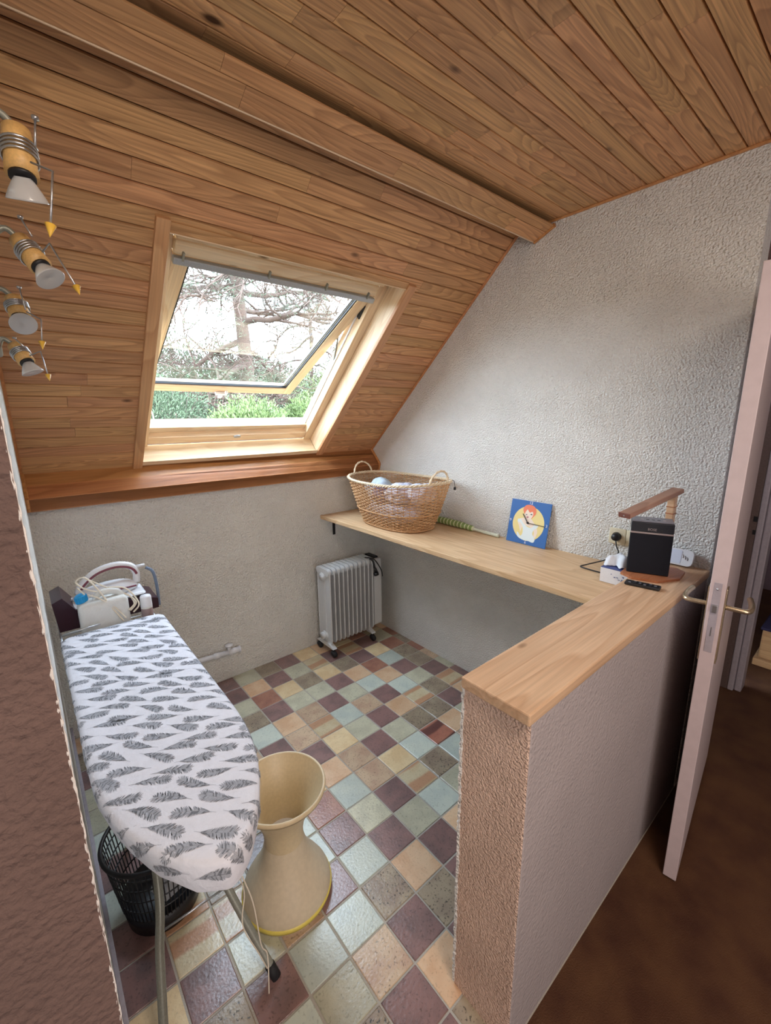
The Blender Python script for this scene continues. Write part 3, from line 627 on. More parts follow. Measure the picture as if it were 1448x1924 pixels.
# ------------------------------------------------------------------ waste pipe on the back wall
pp = thing('waste_pipe', 'capped white waste pipe on the back wall beside the board', 'pipe', (-0.35, 1.24, 0.2))
b = BM(); tube(b, [(-0.95, 1.245, 0.235), (-0.30, 1.243, 0.198)], 0.016, 16); child('pipe', b, WHITEP, pp, True)
b = BM(); tube(b, [(-0.395, 1.243, 0.2035), (-0.36, 1.243, 0.2015)], 0.0185, 16); child('sleeve', b, WHITEP, pp, True)
b = BM(); tube(b, [(-0.305, 1.243, 0.1985), (-0.235, 1.243, 0.1945)], 0.0185, 16); tube(b, [(-0.239, 1.243, 0.1947), (-0.230, 1.243, 0.1942)], 0.021, 16); child('end_cap', b, WHITEP, pp, True)
b = BM(); tube(b, [(-0.30, 1.243, 0.205), (-0.298, 1.245, 0.24)], 0.011, 12); tube(b, [(-0.298, 1.243, 0.24), (-0.298, 1.243, 0.248)], 0.022, 20); child('stopper', b, WHITEP, pp, True)

# ------------------------------------------------------------------ ironing board
ib = thing('ironing_board', 'ironing board in a white cover printed with grey feathers', 'ironing board', (-0.94, 0.05, 0))
ZB = 0.852; CX = -0.937
def halfw(y):       # half width along the length
    y0, y1, y2 = -0.60, -0.16, 0.612
    if y > y1: return 0.174
    t = (y - y0) / (y1 - y0); t = max(0, min(1, t)); return 0.174 * (1 - (1 - t) ** 2.15) ** 0.62
outl = []
ys = [-0.60 + 0.44 * (1 - math.cos(math.pi / 2 * k / 16)) for k in range(17)] + [-0.16 + 0.74 * k / 14 for k in range(1, 15)]
right = [(CX + halfw(y), y) for y in ys]; left = [(CX - halfw(y), y) for y in ys]
corner = [(CX + 0.174 - 0.016, 0.606), (CX + 0.12, 0.614), (CX, 0.614), (CX - 0.12, 0.614), (CX - 0.174 + 0.016, 0.606)]
outl = right + corner + list(reversed(left[1:]))
outl = [Vector((p[0], p[1], 0)) for p in outl]
NB = len(outl)
nrm = []
for i in range(NB):
    d = outl[(i + 1) % NB] - outl[i - 1]; d.normalize(); nrm.append(Vector((d.y, -d.x, 0)))
cen = Vector((CX, 0, 0))
if nrm[20].dot(outl[20] - cen) < 0: nrm = [-v for v in nrm]
prof = [(-0.03, 0), (-0.012, -0.0012), (-0.004, -0.005), (0.0, -0.012), (0.0, -0.026), (-0.004, -0.036)]
b = BM(); rings = []; rw = random.Random(8)
for k, (off, dz) in enumerate(prof):
    ring = []
    for i in range(NB):
        p = outl[i] + nrm[i] * off; tip = max(0, min(1, (-0.33 - outl[i].y) / 0.27))
        z = dz * (1 + (1.1 * tip if k >= 4 else 0)); 
        if k >= 4: p = p + nrm[i] * rw.uniform(-0.0025, 0.0025); z += rw.uniform(-0.002, 0.002)
        ring.append(b.verts.new((p.x, p.y, ZB + z)))
    rings.append(ring)
b.faces.new(rings[0])
for a, c in zip(rings, rings[1:]):
    for j in range(NB): b.faces.new((a[j], a[(j + 1) % NB], c[(j + 1) % NB], c[j]))
bmesh.ops.recalc_face_normals(b, faces=b.faces[:]); cov = child('cover', b, COVER, ib, True)
b = BM(); rr2 = [bm_ for bm_ in []]
lo_ = [b.verts.new((outl[i] + nrm[i] * -0.006) + Vector((0, 0, ZB - 0.03))) for i in range(NB)]; hi_ = [b.verts.new((outl[i] + nrm[i] * -0.006) + Vector((0, 0, ZB - 0.014))) for i in range(NB)]
b.faces.new(lo_); b.faces.new(hi_)
for j in range(NB): b.faces.new((lo_[j], lo_[(j + 1) % NB], hi_[(j + 1) % NB], hi_[j]))
bmesh.ops.recalc_face_normals(b, faces=b.faces[:]); child('board_panel', b, GREYMETAL, ib)
# printed feathers lying on the cover's surface
segs = [(outl[i], outl[(i + 1) % NB]) for i in range(NB)]
def edge_d(p):
    best = 9; q = None; nn = None
    for k, (a, c) in enumerate(segs):
        ab = c - a; t = max(0, min(1, (p - a).dot(ab) / max(ab.length_squared, 1e-12))); e = a + ab * t; dd = (p - e).length
        if dd < best: best = dd; q = e; nn = nrm[k]
    return best, q, nn
def inside(p):
    return abs(p.x - CX) < halfw(p.y) and -0.60 < p.y < 0.612
def onto(p):
    d, q, nn = edge_d(p)
    if inside(p): return Vector((p.x, p.y, ZB + 0.0007 + drop(d)))
    if d > (0.034 if p.y < -0.4 else 0.012): return None
    e = q + nn * 0.0016; return Vector((e.x, e.y, ZB - 0.012 - d))
def drop(d):
    if d >= 0.03: return 0
    if d >= 0.012: return -0.0012 * (0.03 - d) / 0.018
    if d >= 0.004: return -0.0012 - 0.0038 * (0.012 - d) / 0.008
    return -0.005 - 0.007 * (0.004 - d) / 0.004
b = BM(); rf = random.Random(14)
def feather(cx, cy, ang, L, wd_, flip, bend):
    ca, sa_ = math.cos(ang), math.sin(ang)
    def W_(u, v):
        v = v + bend * math.sin(math.pi * (u / L + 0.5)) ; x = cx + u * ca - v * sa_; y = cy + u * sa_ + v * ca; return Vector((x, y, 0))
    def quad(ps):
        q = []
        for p in ps:
            e = onto(p)
            if e is None: return
            q.append(e)
        b.faces.new([b.verts.new(e) for e in q])
    u0 = -L / 2; q = flip
    quad([W_(q * (L * 0.5 - L * 0.13), -0.0005), W_(q * (L * 0.5 + L * 0.07), -0.0003), W_(q * (L * 0.5 + L * 0.07), 0.0003), W_(q * (L * 0.5 - L * 0.13), 0.0005)])
    nb = 24
    for side in (1, -1):
        for k in range(nb):
            t = k / (nb - 1); u = u0 + L * (0.03 + 0.85 * t)       # blunt end at u0 (q = 1)
            hw_ = wd_ * min(1, (t * 5 + 0.42)) * (1 - max(0, (t - 0.4) / 0.6) ** 1.7 * 0.78) * rf.uniform(0.88, 1.06)
            if rf.random() < 0.07: hw_ *= 0.6
            st = L / nb * 0.86
            sh_ = -L * 0.075 * rf.uniform(0.8, 1.3)
            quad([W_(q * u, side * 0.0003), W_(q * (u + st), side * 0.0003), W_(q * (u + st * 1.05 + sh_ * .5), side * hw_ * .6), W_(q * (u + sh_ * .5), side * hw_ * 0.6)])
            quad([W_(q * (u + sh_ * .5), side * hw_ * 0.6), W_(q * (u + st * 1.05 + sh_ * .5), side * hw_ * .6), W_(q * (u + st * 0.7 + sh_), side * hw_), W_(q * (u + st * 0.3 + sh_), side * hw_ * 0.98)])
GA = math.radians(-41); gu = Vector((math.cos(GA), math.sin(GA), 0)); gv = Vector((-gu.y, gu.x, 0))
for row in range(-24, 25):
    for c in range(-12, 13):
        p = Vector((CX, 0, 0)) + gu * ((c + 0.37 * row) % 25 - 12.5) * 0.101 + gv * row * 0.0365
        if abs(p.x - CX) > 0.24 or not -0.66 < p.y < 0.66: continue
        feather(p.x + rf.uniform(-0.006, 0.006), p.y + rf.uniform(-0.005, 0.005), GA + math.radians(rf.choice((12, -12, 14, -6, 4, 8)) + rf.uniform(-5, 5)), rf.uniform(0.080, 0.088), rf.uniform(0.0125, 0.0150), rf.choice((1, -1)), rf.choice((1, -1)) * rf.uniform(0.001, 0.005))
fe = child('feather_print', b, FEATH, ib); fe['kind'] = 'stuff'; fe.data.materials.append(FEATH2)
for p in fe.data.polygons: p.material_index = rf.choice((0, 1, 1))
# feathers on the hanging nose flap
# legs
def leg(name, pts, r, mat=GREYMETAL):
    b = BM(); tube(b, spline(pts, 6), r, 12); return child(name, b, mat, ib, True)
LT = Vector((-7.05 * T, -0.34 * T, 2.13 * T))
leg('leg', [(-0.97, 0.30, 0.80), (-1.0, -0.10, 0.30 + 0.10), (-1.035, -0.21, 0.22), (-1.07, -0.32, 0.015)], 0.0115)
leg('leg', [(-0.89, 0.16, 0.80), (-0.878, -0.07, 0.42), (-0.836, -0.172, 0.25), (-0.8, -0.249, 0.12), (-0.767, -0.32, 0.008)], 0.0115)
b = BM(); tube(b, [(-0.776, -0.301, 0.034), (-0.766, -0.323, 0.0)], 0.0145, 12); child('rubber_foot', b, RUBBER, ib, True)
b = BM(); tube(b, [(-1.066, -0.312, 0.03), (-1.071, -0.325, 0.0)], 0.0145, 12); child('rubber_foot', b, RUBBER, ib, True)
b = BM(); tube(b, [(-7.24 * T, -1.2 * T, 1.78 * T), (-5.86 * T, -1.21 * T, 1.78 * T)], 0.0032, 8); child('cross_bar', b, STEEL, ib, True)
leg('leg', [(-0.99, -0.30, 0.80), (-1.0, 0.2, 0.30), (-1.02, 0.44, 0.015)], 0.0115); leg('leg', [(-0.89, -0.30, 0.80), (-0.88, 0.2, 0.30), (-0.86, 0.44, 0.015)], 0.0115)
b = BM(); tube(b, spline([(-0.925, -0.585, 0.80), (-0.905, -0.56, 0.70), (-0.915, -0.56, 0.62), (-0.885, -0.55, 0.50), (-0.87, -0.55, 0.44)], 6), 0.0013, 5)
tube(b, spline([(-0.92, -0.585, 0.80), (-0.895, -0.575, 0.68), (-0.885, -0.57, 0.55), (-0.872, -0.565, 0.50), (-0.878, -0.57, 0.40)], 6), 0.0013, 5); child('tie_string', b, CORDW, ib)
# wire rest at the heel of the board
b = BM()
for x in (-1.105, -0.94, -0.775): tube(b, [(x, 0.60, 0.796), (x, 0.985, 0.796)], 0.004, 8)
for y in (0.64, 0.76, 0.87, 0.985): tube(b, [(-1.105, y, 0.796), (-0.775, y, 0.796)], 0.003, 8)
tube(b, [(-1.10, 0.62, 0.858), (-0.98, 0.622, 0.862)], 0.003, 8); child('iron_rest', b, STEEL, ib, True)
ZR = 0.800
# jerrycan
jg = thing('jerrycan', 'cloudy plastic water can with blue cap behind the ironing board', 'water can', (-0.955, 0.70, ZR))
jg.scale = (1, 1, 1.2)
b = BM(); box(b, (-0.085, -0.042, 0), (0.085, 0.042, 0.115), 0.018, seg=4)
obj('body', b, JUG, jg, True)
b = BM(); tube(b, spline([(-0.025, 0, 0.108), (-0.015, 0, 0.128), (0.02, 0, 0.134), (0.055, 0, 0.125), (0.075, 0, 0.105)], 5), 0.011, 12); obj('carry_handle', b, JUG, jg, True)
b = BM(); tube(b, [(-0.062, 0, 0.11), (-0.064, 0, 0.125)], 0.017, 16); obj('neck', b, JUG, jg, True)
b = BM(); lathe(b, [(0.0001, 0.025), (0.016, 0.025), (0.020, 0.021), (0.0205, 0.0), (0.0001, 0)], 20, Matrix.Translation((-0.066, 0, 0.117)) @ Matrix.Rotation(-0.18, 4, 'Y'))
for k in range(18):
    a = k * math.pi / 9; tube(b, [Matrix.Translation((-0.066, 0, 0.117)) @ Matrix.Rotation(-0.18, 4, 'Y') @ Vector((0.0205 * math.cos(a), 0.0205 * math.sin(a), 0.001)), Matrix.Translation((-0.066, 0, 0.117)) @ Matrix.Rotation(-0.18, 4, 'Y') @ Vector((0.0205 * math.cos(a), 0.0205 * math.sin(a), 0.021))], 0.0012, 4)
obj('cap', b, BLUECAP, jg, False)
# spray bottle
bt = thing('small_bottle', 'small clear bottle with a white cap beside the water can', 'bottle', (-0.806, 0.685, ZR)); bt.scale = (1, 1, 1.28)
b = BM(); lathe(b, [(0.0001, 0), (0.021, 0), (0.022, 0.004), (0.022, 0.05), (0.0215, 0.054)], 24); obj('body', b, JUG, bt, True)
b = BM(); lathe(b, [(0.0225, 0.05), (0.0215, 0.082), (0.019, 0.086), (0.0001, 0.087)], 24); obj('cap', b, WHITEP, bt, True)
b = BM(); lathe(b, [(0.0223, 0.014), (0.0223, 0.044)], 24); obj('paper_label', b, plain('bottle_print', S(160, 140, 140), 0.7, noise=0.25, nscale=160), bt, True)
# steam iron with its base
si = thing('steam_iron', 'white and maroon steam iron on its dark base at the back wall', 'iron', (-0.93, 0.88, 0.826))
b = BM(); prism(b, [(-0.175, -0.026), (0.19, -0.026), (0.19, 0.02), (0.15, 0.034), (-0.11, 0.052), (-0.150, 0.115), (-0.185, 0.10)], 1, -0.09, 0.085); obj('station_base', b, PURPLE, si)
b = BM(); box(b, (-0.15, -0.075, 0.04), (0.15, 0.07, 0.06), 0.014, seg=3); obj('station_top', b, WHITEP, si, True)
# iron body: stacked outlines of a sole, nose to the left
def sole(f, n=20):
    o = []
    for k in range(n):
        a = 2 * math.pi * k / n; x = -math.cos(a); y = math.sin(a)
        wy = 0.055 * (1 - 0.55 * max(0, -x) ** 1.5)
        o.append((0.125 * x * f, wy * y * f))
    return o
IM = Matrix.Translation((0.01, 0, 0.063)) @ Matrix.Rotation(-0.05, 4, 'Y')
b = BM(); prev = None
for zz, f in ((0, 1.0), (0.008, 1.02), (0.022, 0.95), (0.035, 0.8), (0.045, 0.6)):
    ring = [b.verts.new(IM @ Vector((p[0], p[1], zz))) for p in sole(f)]
    if prev:
        for j in range(20): b.faces.new((prev[j], prev[(j + 1) % 20], ring[(j + 1) % 20], ring[j]))
    else: b.faces.new(list(reversed(ring)))
    prev = ring
b.faces.new(prev); obj('iron_body', b, WHITEP, si, True)
hpts = spline([(-0.10, 0, 0.03), (-0.075, 0, 0.07), (-0.02, 0, 0.108), (0.05, 0, 0.118), (0.105, 0, 0.10), (0.125, 0, 0.065), (0.12, 0, 0.02)], 6)
b = BM(); tube(b, [IM @ p for p in hpts], 0.015, 12); obj('handle', b, WHITEP, si, True)
b = BM(); tube(b, [IM @ (p + Vector((0, -0.0115, -0.006))) for p in hpts[4:-6]], 0.006, 8); obj('grip_trim', b, PURPLEL, si, True)
b = BM(); tube(b, [IM @ Vector((-0.03, -0.052, 0.026)), IM @ Vector((0.11, -0.05, 0.018))], 0.004, 8); obj('body_trim', b, PURPLEL, si, True)
b = BM(); tube(b, [IM @ Vector((0.125, 0, 0.088)), IM @ Vector((0.165, 0, 0.088))], [0.008, 0.006], 10); obj('cord_boot', b, WHITEP, si, True)
b = BM(); tube(b, spline([(0.172, 0, 0.145), (0.198, -0.01, 0.12), (0.205, -0.02, 0.05), (0.203, -0.03, -0.04)], 8), 0.0065, 10); obj('steam_hose', b, HOSE, si, True)
b = BM()
def cordpts(l): return spline([Vector(p) - Vector((-0.93, 0.88, 0.826)) for p in l], 8)
tube(b, cordpts([(-0.90, 0.645, 0.84), (-0.93, 0.66, 0.90), (-0.965, 0.68, 0.98), (-1.00, 0.70, 1.035), (-1.03, 0.71, 1.02), (-1.00, 0.70, 0.985), (-0.94, 0.70, 0.955), (-0.87, 0.70, 0.93), (-0.85, 0.68, 0.89), (-0.875, 0.66, 0.875)]), 0.0033, 8)
tube(b, cordpts([(-0.89, 0.64, 0.85), (-0.925, 0.66, 0.905), (-0.975, 0.67, 0.955), (-1.00, 0.69, 0.965)]), 0.003, 8)
tube(b, cordpts([(-1.03, 0.70, 1.0), (-1.01, 0.69, 0.97)]), 0.003, 6)
tube(b, cordpts([(-0.87, 0.66, 0.87), (-0.845, 0.67, 0.90), (-0.89, 0.70, 0.945), (-0.96, 0.71, 0.955), (-1.01, 0.72, 0.945)]), 0.0033, 8)
tube(b, cordpts([(-1.00, 0.71, 1.03), (-0.965, 0.71, 1.0), (-0.93, 0.71, 0.97)]), 0.003, 6)
tube(b, cordpts([(-0.86, 0.66, 0.86), (-0.835, 0.67, 0.89), (-0.87, 0.70, 0.955), (-0.93, 0.71, 0.972)]), 0.0033, 8); obj('power_cord', b, CORDW, si, True)

# ------------------------------------------------------------------ stool
st = thing('hourglass_stool', 'beige plastic hourglass stool without its seat, on the tiles', 'stool', (-0.621, -0.118, 0.0))
HH = 0.435
pr_ = [(0.148, 0.0), (0.151, 0.012), (0.153, 0.028), (0.147, 0.05), (0.128, 0.085), (0.100, 0.130), (0.078, 0.175), (0.066, 0.22), (0.066, 0.26), (0.074, 0.30), (0.093, 0.345), (0.118, 0.39), (0.139, 0.425), (0.144, HH)]
lower = [p for p in pr_ if p[1] <= 0.23]; upper = [(0.066, 0.22)] + [p for p in pr_ if p[1] >= 0.26]
lower = lower[:-1] + [(0.066, 0.225)]; upper = [(0.066, 0.225)] + upper[1:]
b = BM(); lathe(b, lower, 56); lathe(b, [(r - 0.003, z) for r, z in reversed(lower)], 56); obj('lower_body', b, STOOLB, st, True)
b = BM(); lathe(b, upper, 56); lathe(b, [(r - 0.004, z) for r, z in reversed(upper)], 56); obj('upper_body', b, STOOLM, st, True)
b = BM(); lathe(b, [(0.140, HH - 0.002), (0.149, HH - 0.012), (0.151, HH - 0.004), (0.150, HH + 0.003), (0.146, HH + 0.006), (0.141, HH + 0.003), (0.139, HH - 0.004)], 64); obj('rim', b, STOOLM, st, True)
b = BM(); lathe(b, [(0.150, 0.030), (0.1545, 0.029), (0.156, 0.022), (0.153, 0.010), (0.150, 0.010), (0.150, 0.03)], 64); obj('base_ring', b, STOOLY, st, True)
# insert disc at the waist with a tilted flap
b = BM(); lathe(b, [(0.0001, 0.232), (0.0625, 0.232), (0.0625, 0.236), (0.0001, 0.236)], 32); obj('waist_disc', b, WHITEP, st)
b = BM(); prism(b, [(-0.040, 0), (0.040, 0), (0.036, 0.028), (-0.034, 0.028)], 1, -0.034, 0.008); o = obj('waist_cup', b, STOOLM, st); o.location = (0.004, -0.012, 0.236); o.rotation_euler = (0, 0, 0.45)
b = BM(); lathe(b, [(0.0001, 0.003), (0.003, 0.0025), (0.004, 0)], 10, Matrix.Translation((0.005, 0.035, 0.236))); obj('screw', b, BLACK, st); b = BM(); lathe(b, [(0.0001, 0.003), (0.003, 0.0025), (0.004, 0)], 10, Matrix.Translation((-0.035, 0.02, 0.236))); obj('screw', b, BLACK, st)

# ------------------------------------------------------------------ black waste basket
wb = thing('waste_basket', 'black slatted plastic waste basket on the floor beneath the ironing board', 'basket', (-0.965, 0.13, 0.0))
RB, RT_, HB = 0.112, 0.150, 0.30
def rad(z): return RB + (RT_ - RB) * z / HB
b = BM(); nsl = 64
for k in range(nsl):
    a = 2 * math.pi * k / nsl
    tube(b, [(rad(0.07) * math.cos(a), rad(0.07) * math.sin(a), 0.07), (rad(HB) * math.cos(a), rad(HB) * math.sin(a), HB)], 0.0018, 4, cap=False)
sl_ = obj('slats', b, BLACK, wb); sl_['kind'] = 'stuff'
for z in (0.12, 0.17, 0.22, 0.265):
    b = BM(); tube(b, [(rad(z) * math.cos(2 * math.pi * k / 40), rad(z) * math.sin(2 * math.pi * k / 40), z) for k in range(40)], 0.0025, 5, True); obj('hoop', b, BLACK, wb)
b = BM(); lathe(b, [(0.0001, 0.004), (RB, 0.0), (rad(0.075), 0.075), (rad(0.075) - 0.004, 0.075), (RB - 0.004, 0.008), (0.0001, 0.008)], 40); obj('base', b, BLACK, wb, True)
b = BM(); tube(b, [((RT_ + 0.002) * math.cos(2 * math.pi * k / 48), (RT_ + 0.002) * math.sin(2 * math.pi * k / 48), HB) for k in range(48)], 0.007, 8, True); obj('rim', b, BLACK, wb, True)
pk = thing('paper_packet', 'crumpled white and blue packet lying in the black waste basket', 'packet', (-0.95, 0.10, 0.075), 0.5)
b = BM(); box(b, (-0.05, -0.035, 0), (0.05, 0.035, 0.11), 0.012, seg=3); rq = random.Random(2)
for v in b.verts: v.co += Vector((rq.uniform(-1, 1), rq.uniform(-1, 1), rq.uniform(-1, 1))) * 0.005
o = obj('packet_body', b, plain('crumpled_white', S(206, 210, 216), 0.7), pk, False); o.rotation_euler = (0.25, 0.2, 0)
b = BM(); box(b, (-0.051, -0.012, 0.106), (0.051, 0.0, 0.112), 0.001); o = obj('blue_stripe', b, plain('print_blue', S(40, 90, 180), 0.6), pk); o.rotation_euler = (0.25, 0.2, 0)

# ------------------------------------------------------------------ wicker basket
wk = thing('wicker_basket', 'oval wicker laundry basket holding clothes on the far end of the shelf', 'laundry basket', (0.662, 0.725, ZS + 0.001))
NST = 52
def wk_r(a, z, H=0.285):
    t = z / H; ax = 0.150 + 0.083 * t ** 0.8; ay = 0.250 + 0.105 * t ** 0.85; e = 2.6
    c, s = math.cos(a), math.sin(a); r = (abs(c / ax) ** e + abs(s / ay) ** e) ** (-1 / e); return Vector((r * c, r * s, z + 0.016 * t * (s * s) ** 2 ))
b = BM()
for k in range(NST):
    a = 2 * math.pi * k / NST; tube(b, [wk_r(a, z) for z in (0.004, 0.06, 0.12, 0.18, 0.24, 0.283)], 0.0018, 5, cap=False)
o = obj('stakes', b, WICKER, wk); o['kind'] = 'stuff'
b = BM(); nr = 30
rk_ = random.Random(6)
for rr_ in range(nr):
    z = 0.010 + rr_ * 0.0092
    pts = []
    for k in range(NST * 3):
        a = 2 * math.pi * (k / 3 + (0.5 if rr_ % 2 else 0) * 0) / NST; ph = math.cos(math.pi * k / 3 + math.pi * (rr_ % 2))
        p = wk_r(a, min(z, 0.284)); out = Vector((p.x, p.y, 0)).normalized(); pts.append(p + out * ph * 0.0042 + Vector((0, 0, rk_.uniform(-0.0008, 0.0008))))
    tube(b, pts, 0.0031, 5, True)
o = obj('weave', b, WICKER, wk, True); o['kind'] = 'stuff'
def braid(z, off, r, turns, mat, name, hh=0.006):
    b = BM()
    for s_ in (0, 1, 2):
        pts = []
        for k in range(180):
            a = 2 * math.pi * k / 180; p = wk_r(a, z); out = Vector((p.x, p.y, 0)).normalized(); ph = turns * a + s_ * 2 * math.pi / 3
            pts.append(p + out * (off + hh * math.cos(ph)) + Vector((0, 0, hh * 0.8 * math.sin(ph))))
        tube(b, pts, r, 6, True)
    return obj(name, b, mat, wk, True)
braid(0.284, 0.003, 0.0048, 30, WICKERL, 'rim_braid', 0.0065); braid(0.10, 0.005, 0.0026, 30, WICKER, 'band_braid', 0.003); braid(0.008, 0.003, 0.0032, 26, WICKER, 'foot_braid', 0.004)
for sg in (1, -1):
    b = BM(); base = wk_r(math.pi / 2 * sg, 0.284)
    arc = [Vector((0.075 * math.cos(q), base.y - sg * 0.006 + sg * 0.018 * math.sin(q), base.z + 0.078 * math.sin(q) - 0.006)) for q in [math.pi * k / 24 for k in range(25)]]
    for s_ in (0, 1):
        tube(b, [p + Vector((0, math.cos(k * 0.9 + s_ * math.pi), 0.6 * math.sin(k * 0.9 + s_ * math.pi))) * 0.004 for k, p in enumerate(arc)], 0.0045, 6)
    obj('handle', b, WICKERL, wk, True)
b = BM(); rings = []
fl_ = [wk_r(2 * math.pi * k / 40, 0.006) for k in range(40)]; b.faces.new([b.verts.new(p * 1.0) for p in fl_]); obj('bottom', b, WICKER, wk)
def cloth(name, label, loc, s, seed, mat, amp=0.25, freq=3.0):
    b = BM(); bmesh.ops.create_icosphere(b, subdivisions=4, radius=1)
    from mathutils import noise
    for v in b.verts:
        p = v.co.copy(); n1 = noise.noise(p * 1.6 + Vector((seed * 3.1, 0, 0))); n2 = 1 - abs(noise.noise(p * freq + Vector((0, seed * 2.3, 0)))) * 2
        k = 1 + amp * n1 + 0.16 * n2; v.co = Vector((p.x * s[0] * k, p.y * s[1] * k, p.z * s[2] * k))
    o = obj(name, b, mat, None, True); o.location = loc; tag(o, label, 'clothing', 'clothes in the wicker basket'); return o
c_ = cloth('folded_garment', 'pale blue garment bunched at the window end of the wicker basket', (0.655, 0.885, ZS + 0.195), (0.088, 0.085, 0.075), 1, LAUN2)
c_ = cloth('folded_garment', 'white and lilac printed garment rolled in the middle of the wicker basket', (0.665, 0.69, ZS + 0.20), (0.10, 0.085, 0.062), 2, LAUN, freq=4)
c_ = cloth('folded_garment', 'patterned blue and white garment at the near end of the wicker basket', (0.70, 0.545, ZS + 0.215), (0.09, 0.068, 0.062), 3, LAUN, freq=5)
c_ = cloth('folded_garment', 'navy garment peeping out beside the pale blue one in the basket', (0.585, 0.80, ZS + 0.19), (0.05, 0.05, 0.05), 4, LAUN3)
c_ = cloth('folded_garment', 'bottom layer of pale laundry seen through the wicker weave', (0.645, 0.735, ZS + 0.085), (0.125, 0.205, 0.06), 5, LAUN)
for o in []: pass
zt = thing('zip_pull', 'black cord end hanging over the near rim of the wicker basket', 'cord')
b = BM(); tube(b, spline([(0.80, 0.42, 1.268), (0.822, 0.402, 1.262), (0.829, 0.40, 1.24), (0.834, 0.402, 1.222)], 5), 0.0015, 6); child('cord', b, BLACK, zt)
b = BM(); box(b, (0.828, 0.396, 1.204), (0.840, 0.408, 1.222), 0.003); child('toggle', b, BLACK, zt, True)

# green striped umbrella
um = thing('folded_umbrella', 'folded green striped umbrella lying on the shelf behind the basket', 'umbrella')
m, t, b_ = nm('green_stripes'); setp(b_, S(120, 140, 84), 0.8); mp = mapping(t, (1, 26, 1)); wv = N(t, 'ShaderNodeTexWave', bands_direction='Y'); wv.inputs['Scale'].default_value = 0.45; t.links.new(mp.outputs[0], wv.inputs['Vector'])
r = ramp(t, wv.outputs['Fac'], [(0.72, S(126, 148, 86)), (0.86, S(206, 214, 176))]); t.links.new(r.outputs[0], b_.inputs['Base Color']); GRN = m
b = BM(); tube(b, spline([(0.862, 0.66, 0.987), (0.866, 0.58, 0.990), (0.868, 0.45, 0.989), (0.869, 0.36, 0.986), (0.869, 0.28, 0.981)], 5), [0.018] * 6 + [0.021] * 5 + [0.020] * 5 + [0.017] * 4 + [0.012], 12); child('canopy', b, GRN, um, True)
b = BM(); tube(b, spline([(0.869, 0.29, 0.981), (0.869, 0.22, 0.978), (0.869, 0.14, 0.976), (0.868, 0.10, 0.975)], 5), [0.009] * 6 + [0.010] * 5 + [0.011] * 5, 12); child('handle', b, plain('pale_green_handle', S(206, 210, 190), 0.5, noise=0.1, nscale=30), um, True)

# ------------------------------------------------------------------ clock
ck = thing('picture_clock', 'square blue clock with a red-haired woman, leaning on the wall', 'clock')
CW = 0.232; tilt = math.atan2(0.042, 0.226)
# local: u along -y (to the right), v up, w outward (-x)
U = Vector((0, -1, 0)); V = Vector((math.sin(tilt), 0, math.cos(tilt))); Wn = U.cross(V)
if Wn.x > 0: Wn = -Wn
KM = Matrix((U, V, Wn)).transposed().to_4x4(); KM.translation = Vector((0.859, -0.070, ZS + 0.002)) + Vector((0, 0, 0))
yaw = Matrix.Translation((0.859, -0.07, 0)) @ Matrix.Rotation(0.0, 4, 'Z') @ Matrix.Translation((-0.859, 0.07, 0)); KM = yaw @ KM
CMAT = {k: plain('clock_' + k, c, 0.5) for k, c in dict(blue=S(52, 104, 172), yellow=S(232, 214, 146), hair=S(232, 128, 92), skin=S(238, 222, 206), dress=S(222, 234, 236), line=S(70, 70, 78), lips=S(176, 100, 110)).items()}
def kobj(name, bm, mat, par=ck): o = obj(name, bm, mat, par); o.matrix_world = KM; return o
b = BM(); box(b, (-CW / 2, 0, -0.004), (CW / 2, CW, 0.0), 0.0005); kobj('panel', b, CMAT['blue'])
def flat(name, pts, lvl, mat, sub=3):
    P_ = spline(pts + [pts[0]], sub)[:-1]; b = BM(); A = [b.verts.new((p[0] / 1000, p[1] / 1000, lvl * 0.00025)) for p in [(q.x, q.y) for q in P_]]; B = [b.verts.new((v.co.x, v.co.y, 0)) for v in A]
    b.faces.new(A)
    for i in range(len(A)): j = (i + 1) % len(A); b.faces.new((A[i], B[i], B[j], A[j]))
    bmesh.ops.recalc_face_normals(b, faces=b.faces[:]); bmesh.ops.triangulate(b, faces=[f for f in b.faces if len(f.verts) > 4]); return kobj(name, b, mat)
Vv = lambda l: [Vector((x, y, 0)) for x, y in l]
flat('yellow_disc', Vv([(0 + 92 * math.cos(a), 112 + 92 * math.sin(a)) for a in [k * math.pi / 12 for k in range(24)]]), 1, CMAT['yellow'])
flat('figure', Vv([(-38, 60), (-50, 90), (-62, 112), (-58, 128), (-36, 138), (-14, 140), (10, 142), (34, 120), (48, 108), (60, 76), (52, 44), (40, 44), (42, 70), (30, 88), (0, 100), (-26, 96), (-34, 80)]), 2, CMAT['skin'])
flat('dress', Vv([(-64, 128), (-46, 130), (-30, 112), (-4, 96), (24, 94), (38, 112), (60, 112), (54, 98), (38, 84), (34, 62), (52, 36), (44, 18), (14, 22), (-18, 22), (-50, 34), (-58, 58), (-46, 52), (-34, 40), (-24, 56), (-28, 88), (-44, 110), (-62, 112)]), 3, CMAT['dress'])
flat('face', Vv([(-24, 172), (-30, 158), (-20, 142), (-2, 134), (12, 142), (24, 160), (20, 182), (0, 192), (-18, 188)]), 4, CMAT['skin'])
flat('hair', Vv([(-34, 168), (-40, 186), (-28, 206), (-6, 212), (18, 208), (34, 192), (36, 170), (24, 152), (14, 140), (22, 162), (16, 178), (0, 172), (-14, 186), (-24, 172), (-28, 160)]), 5, CMAT['hair'])
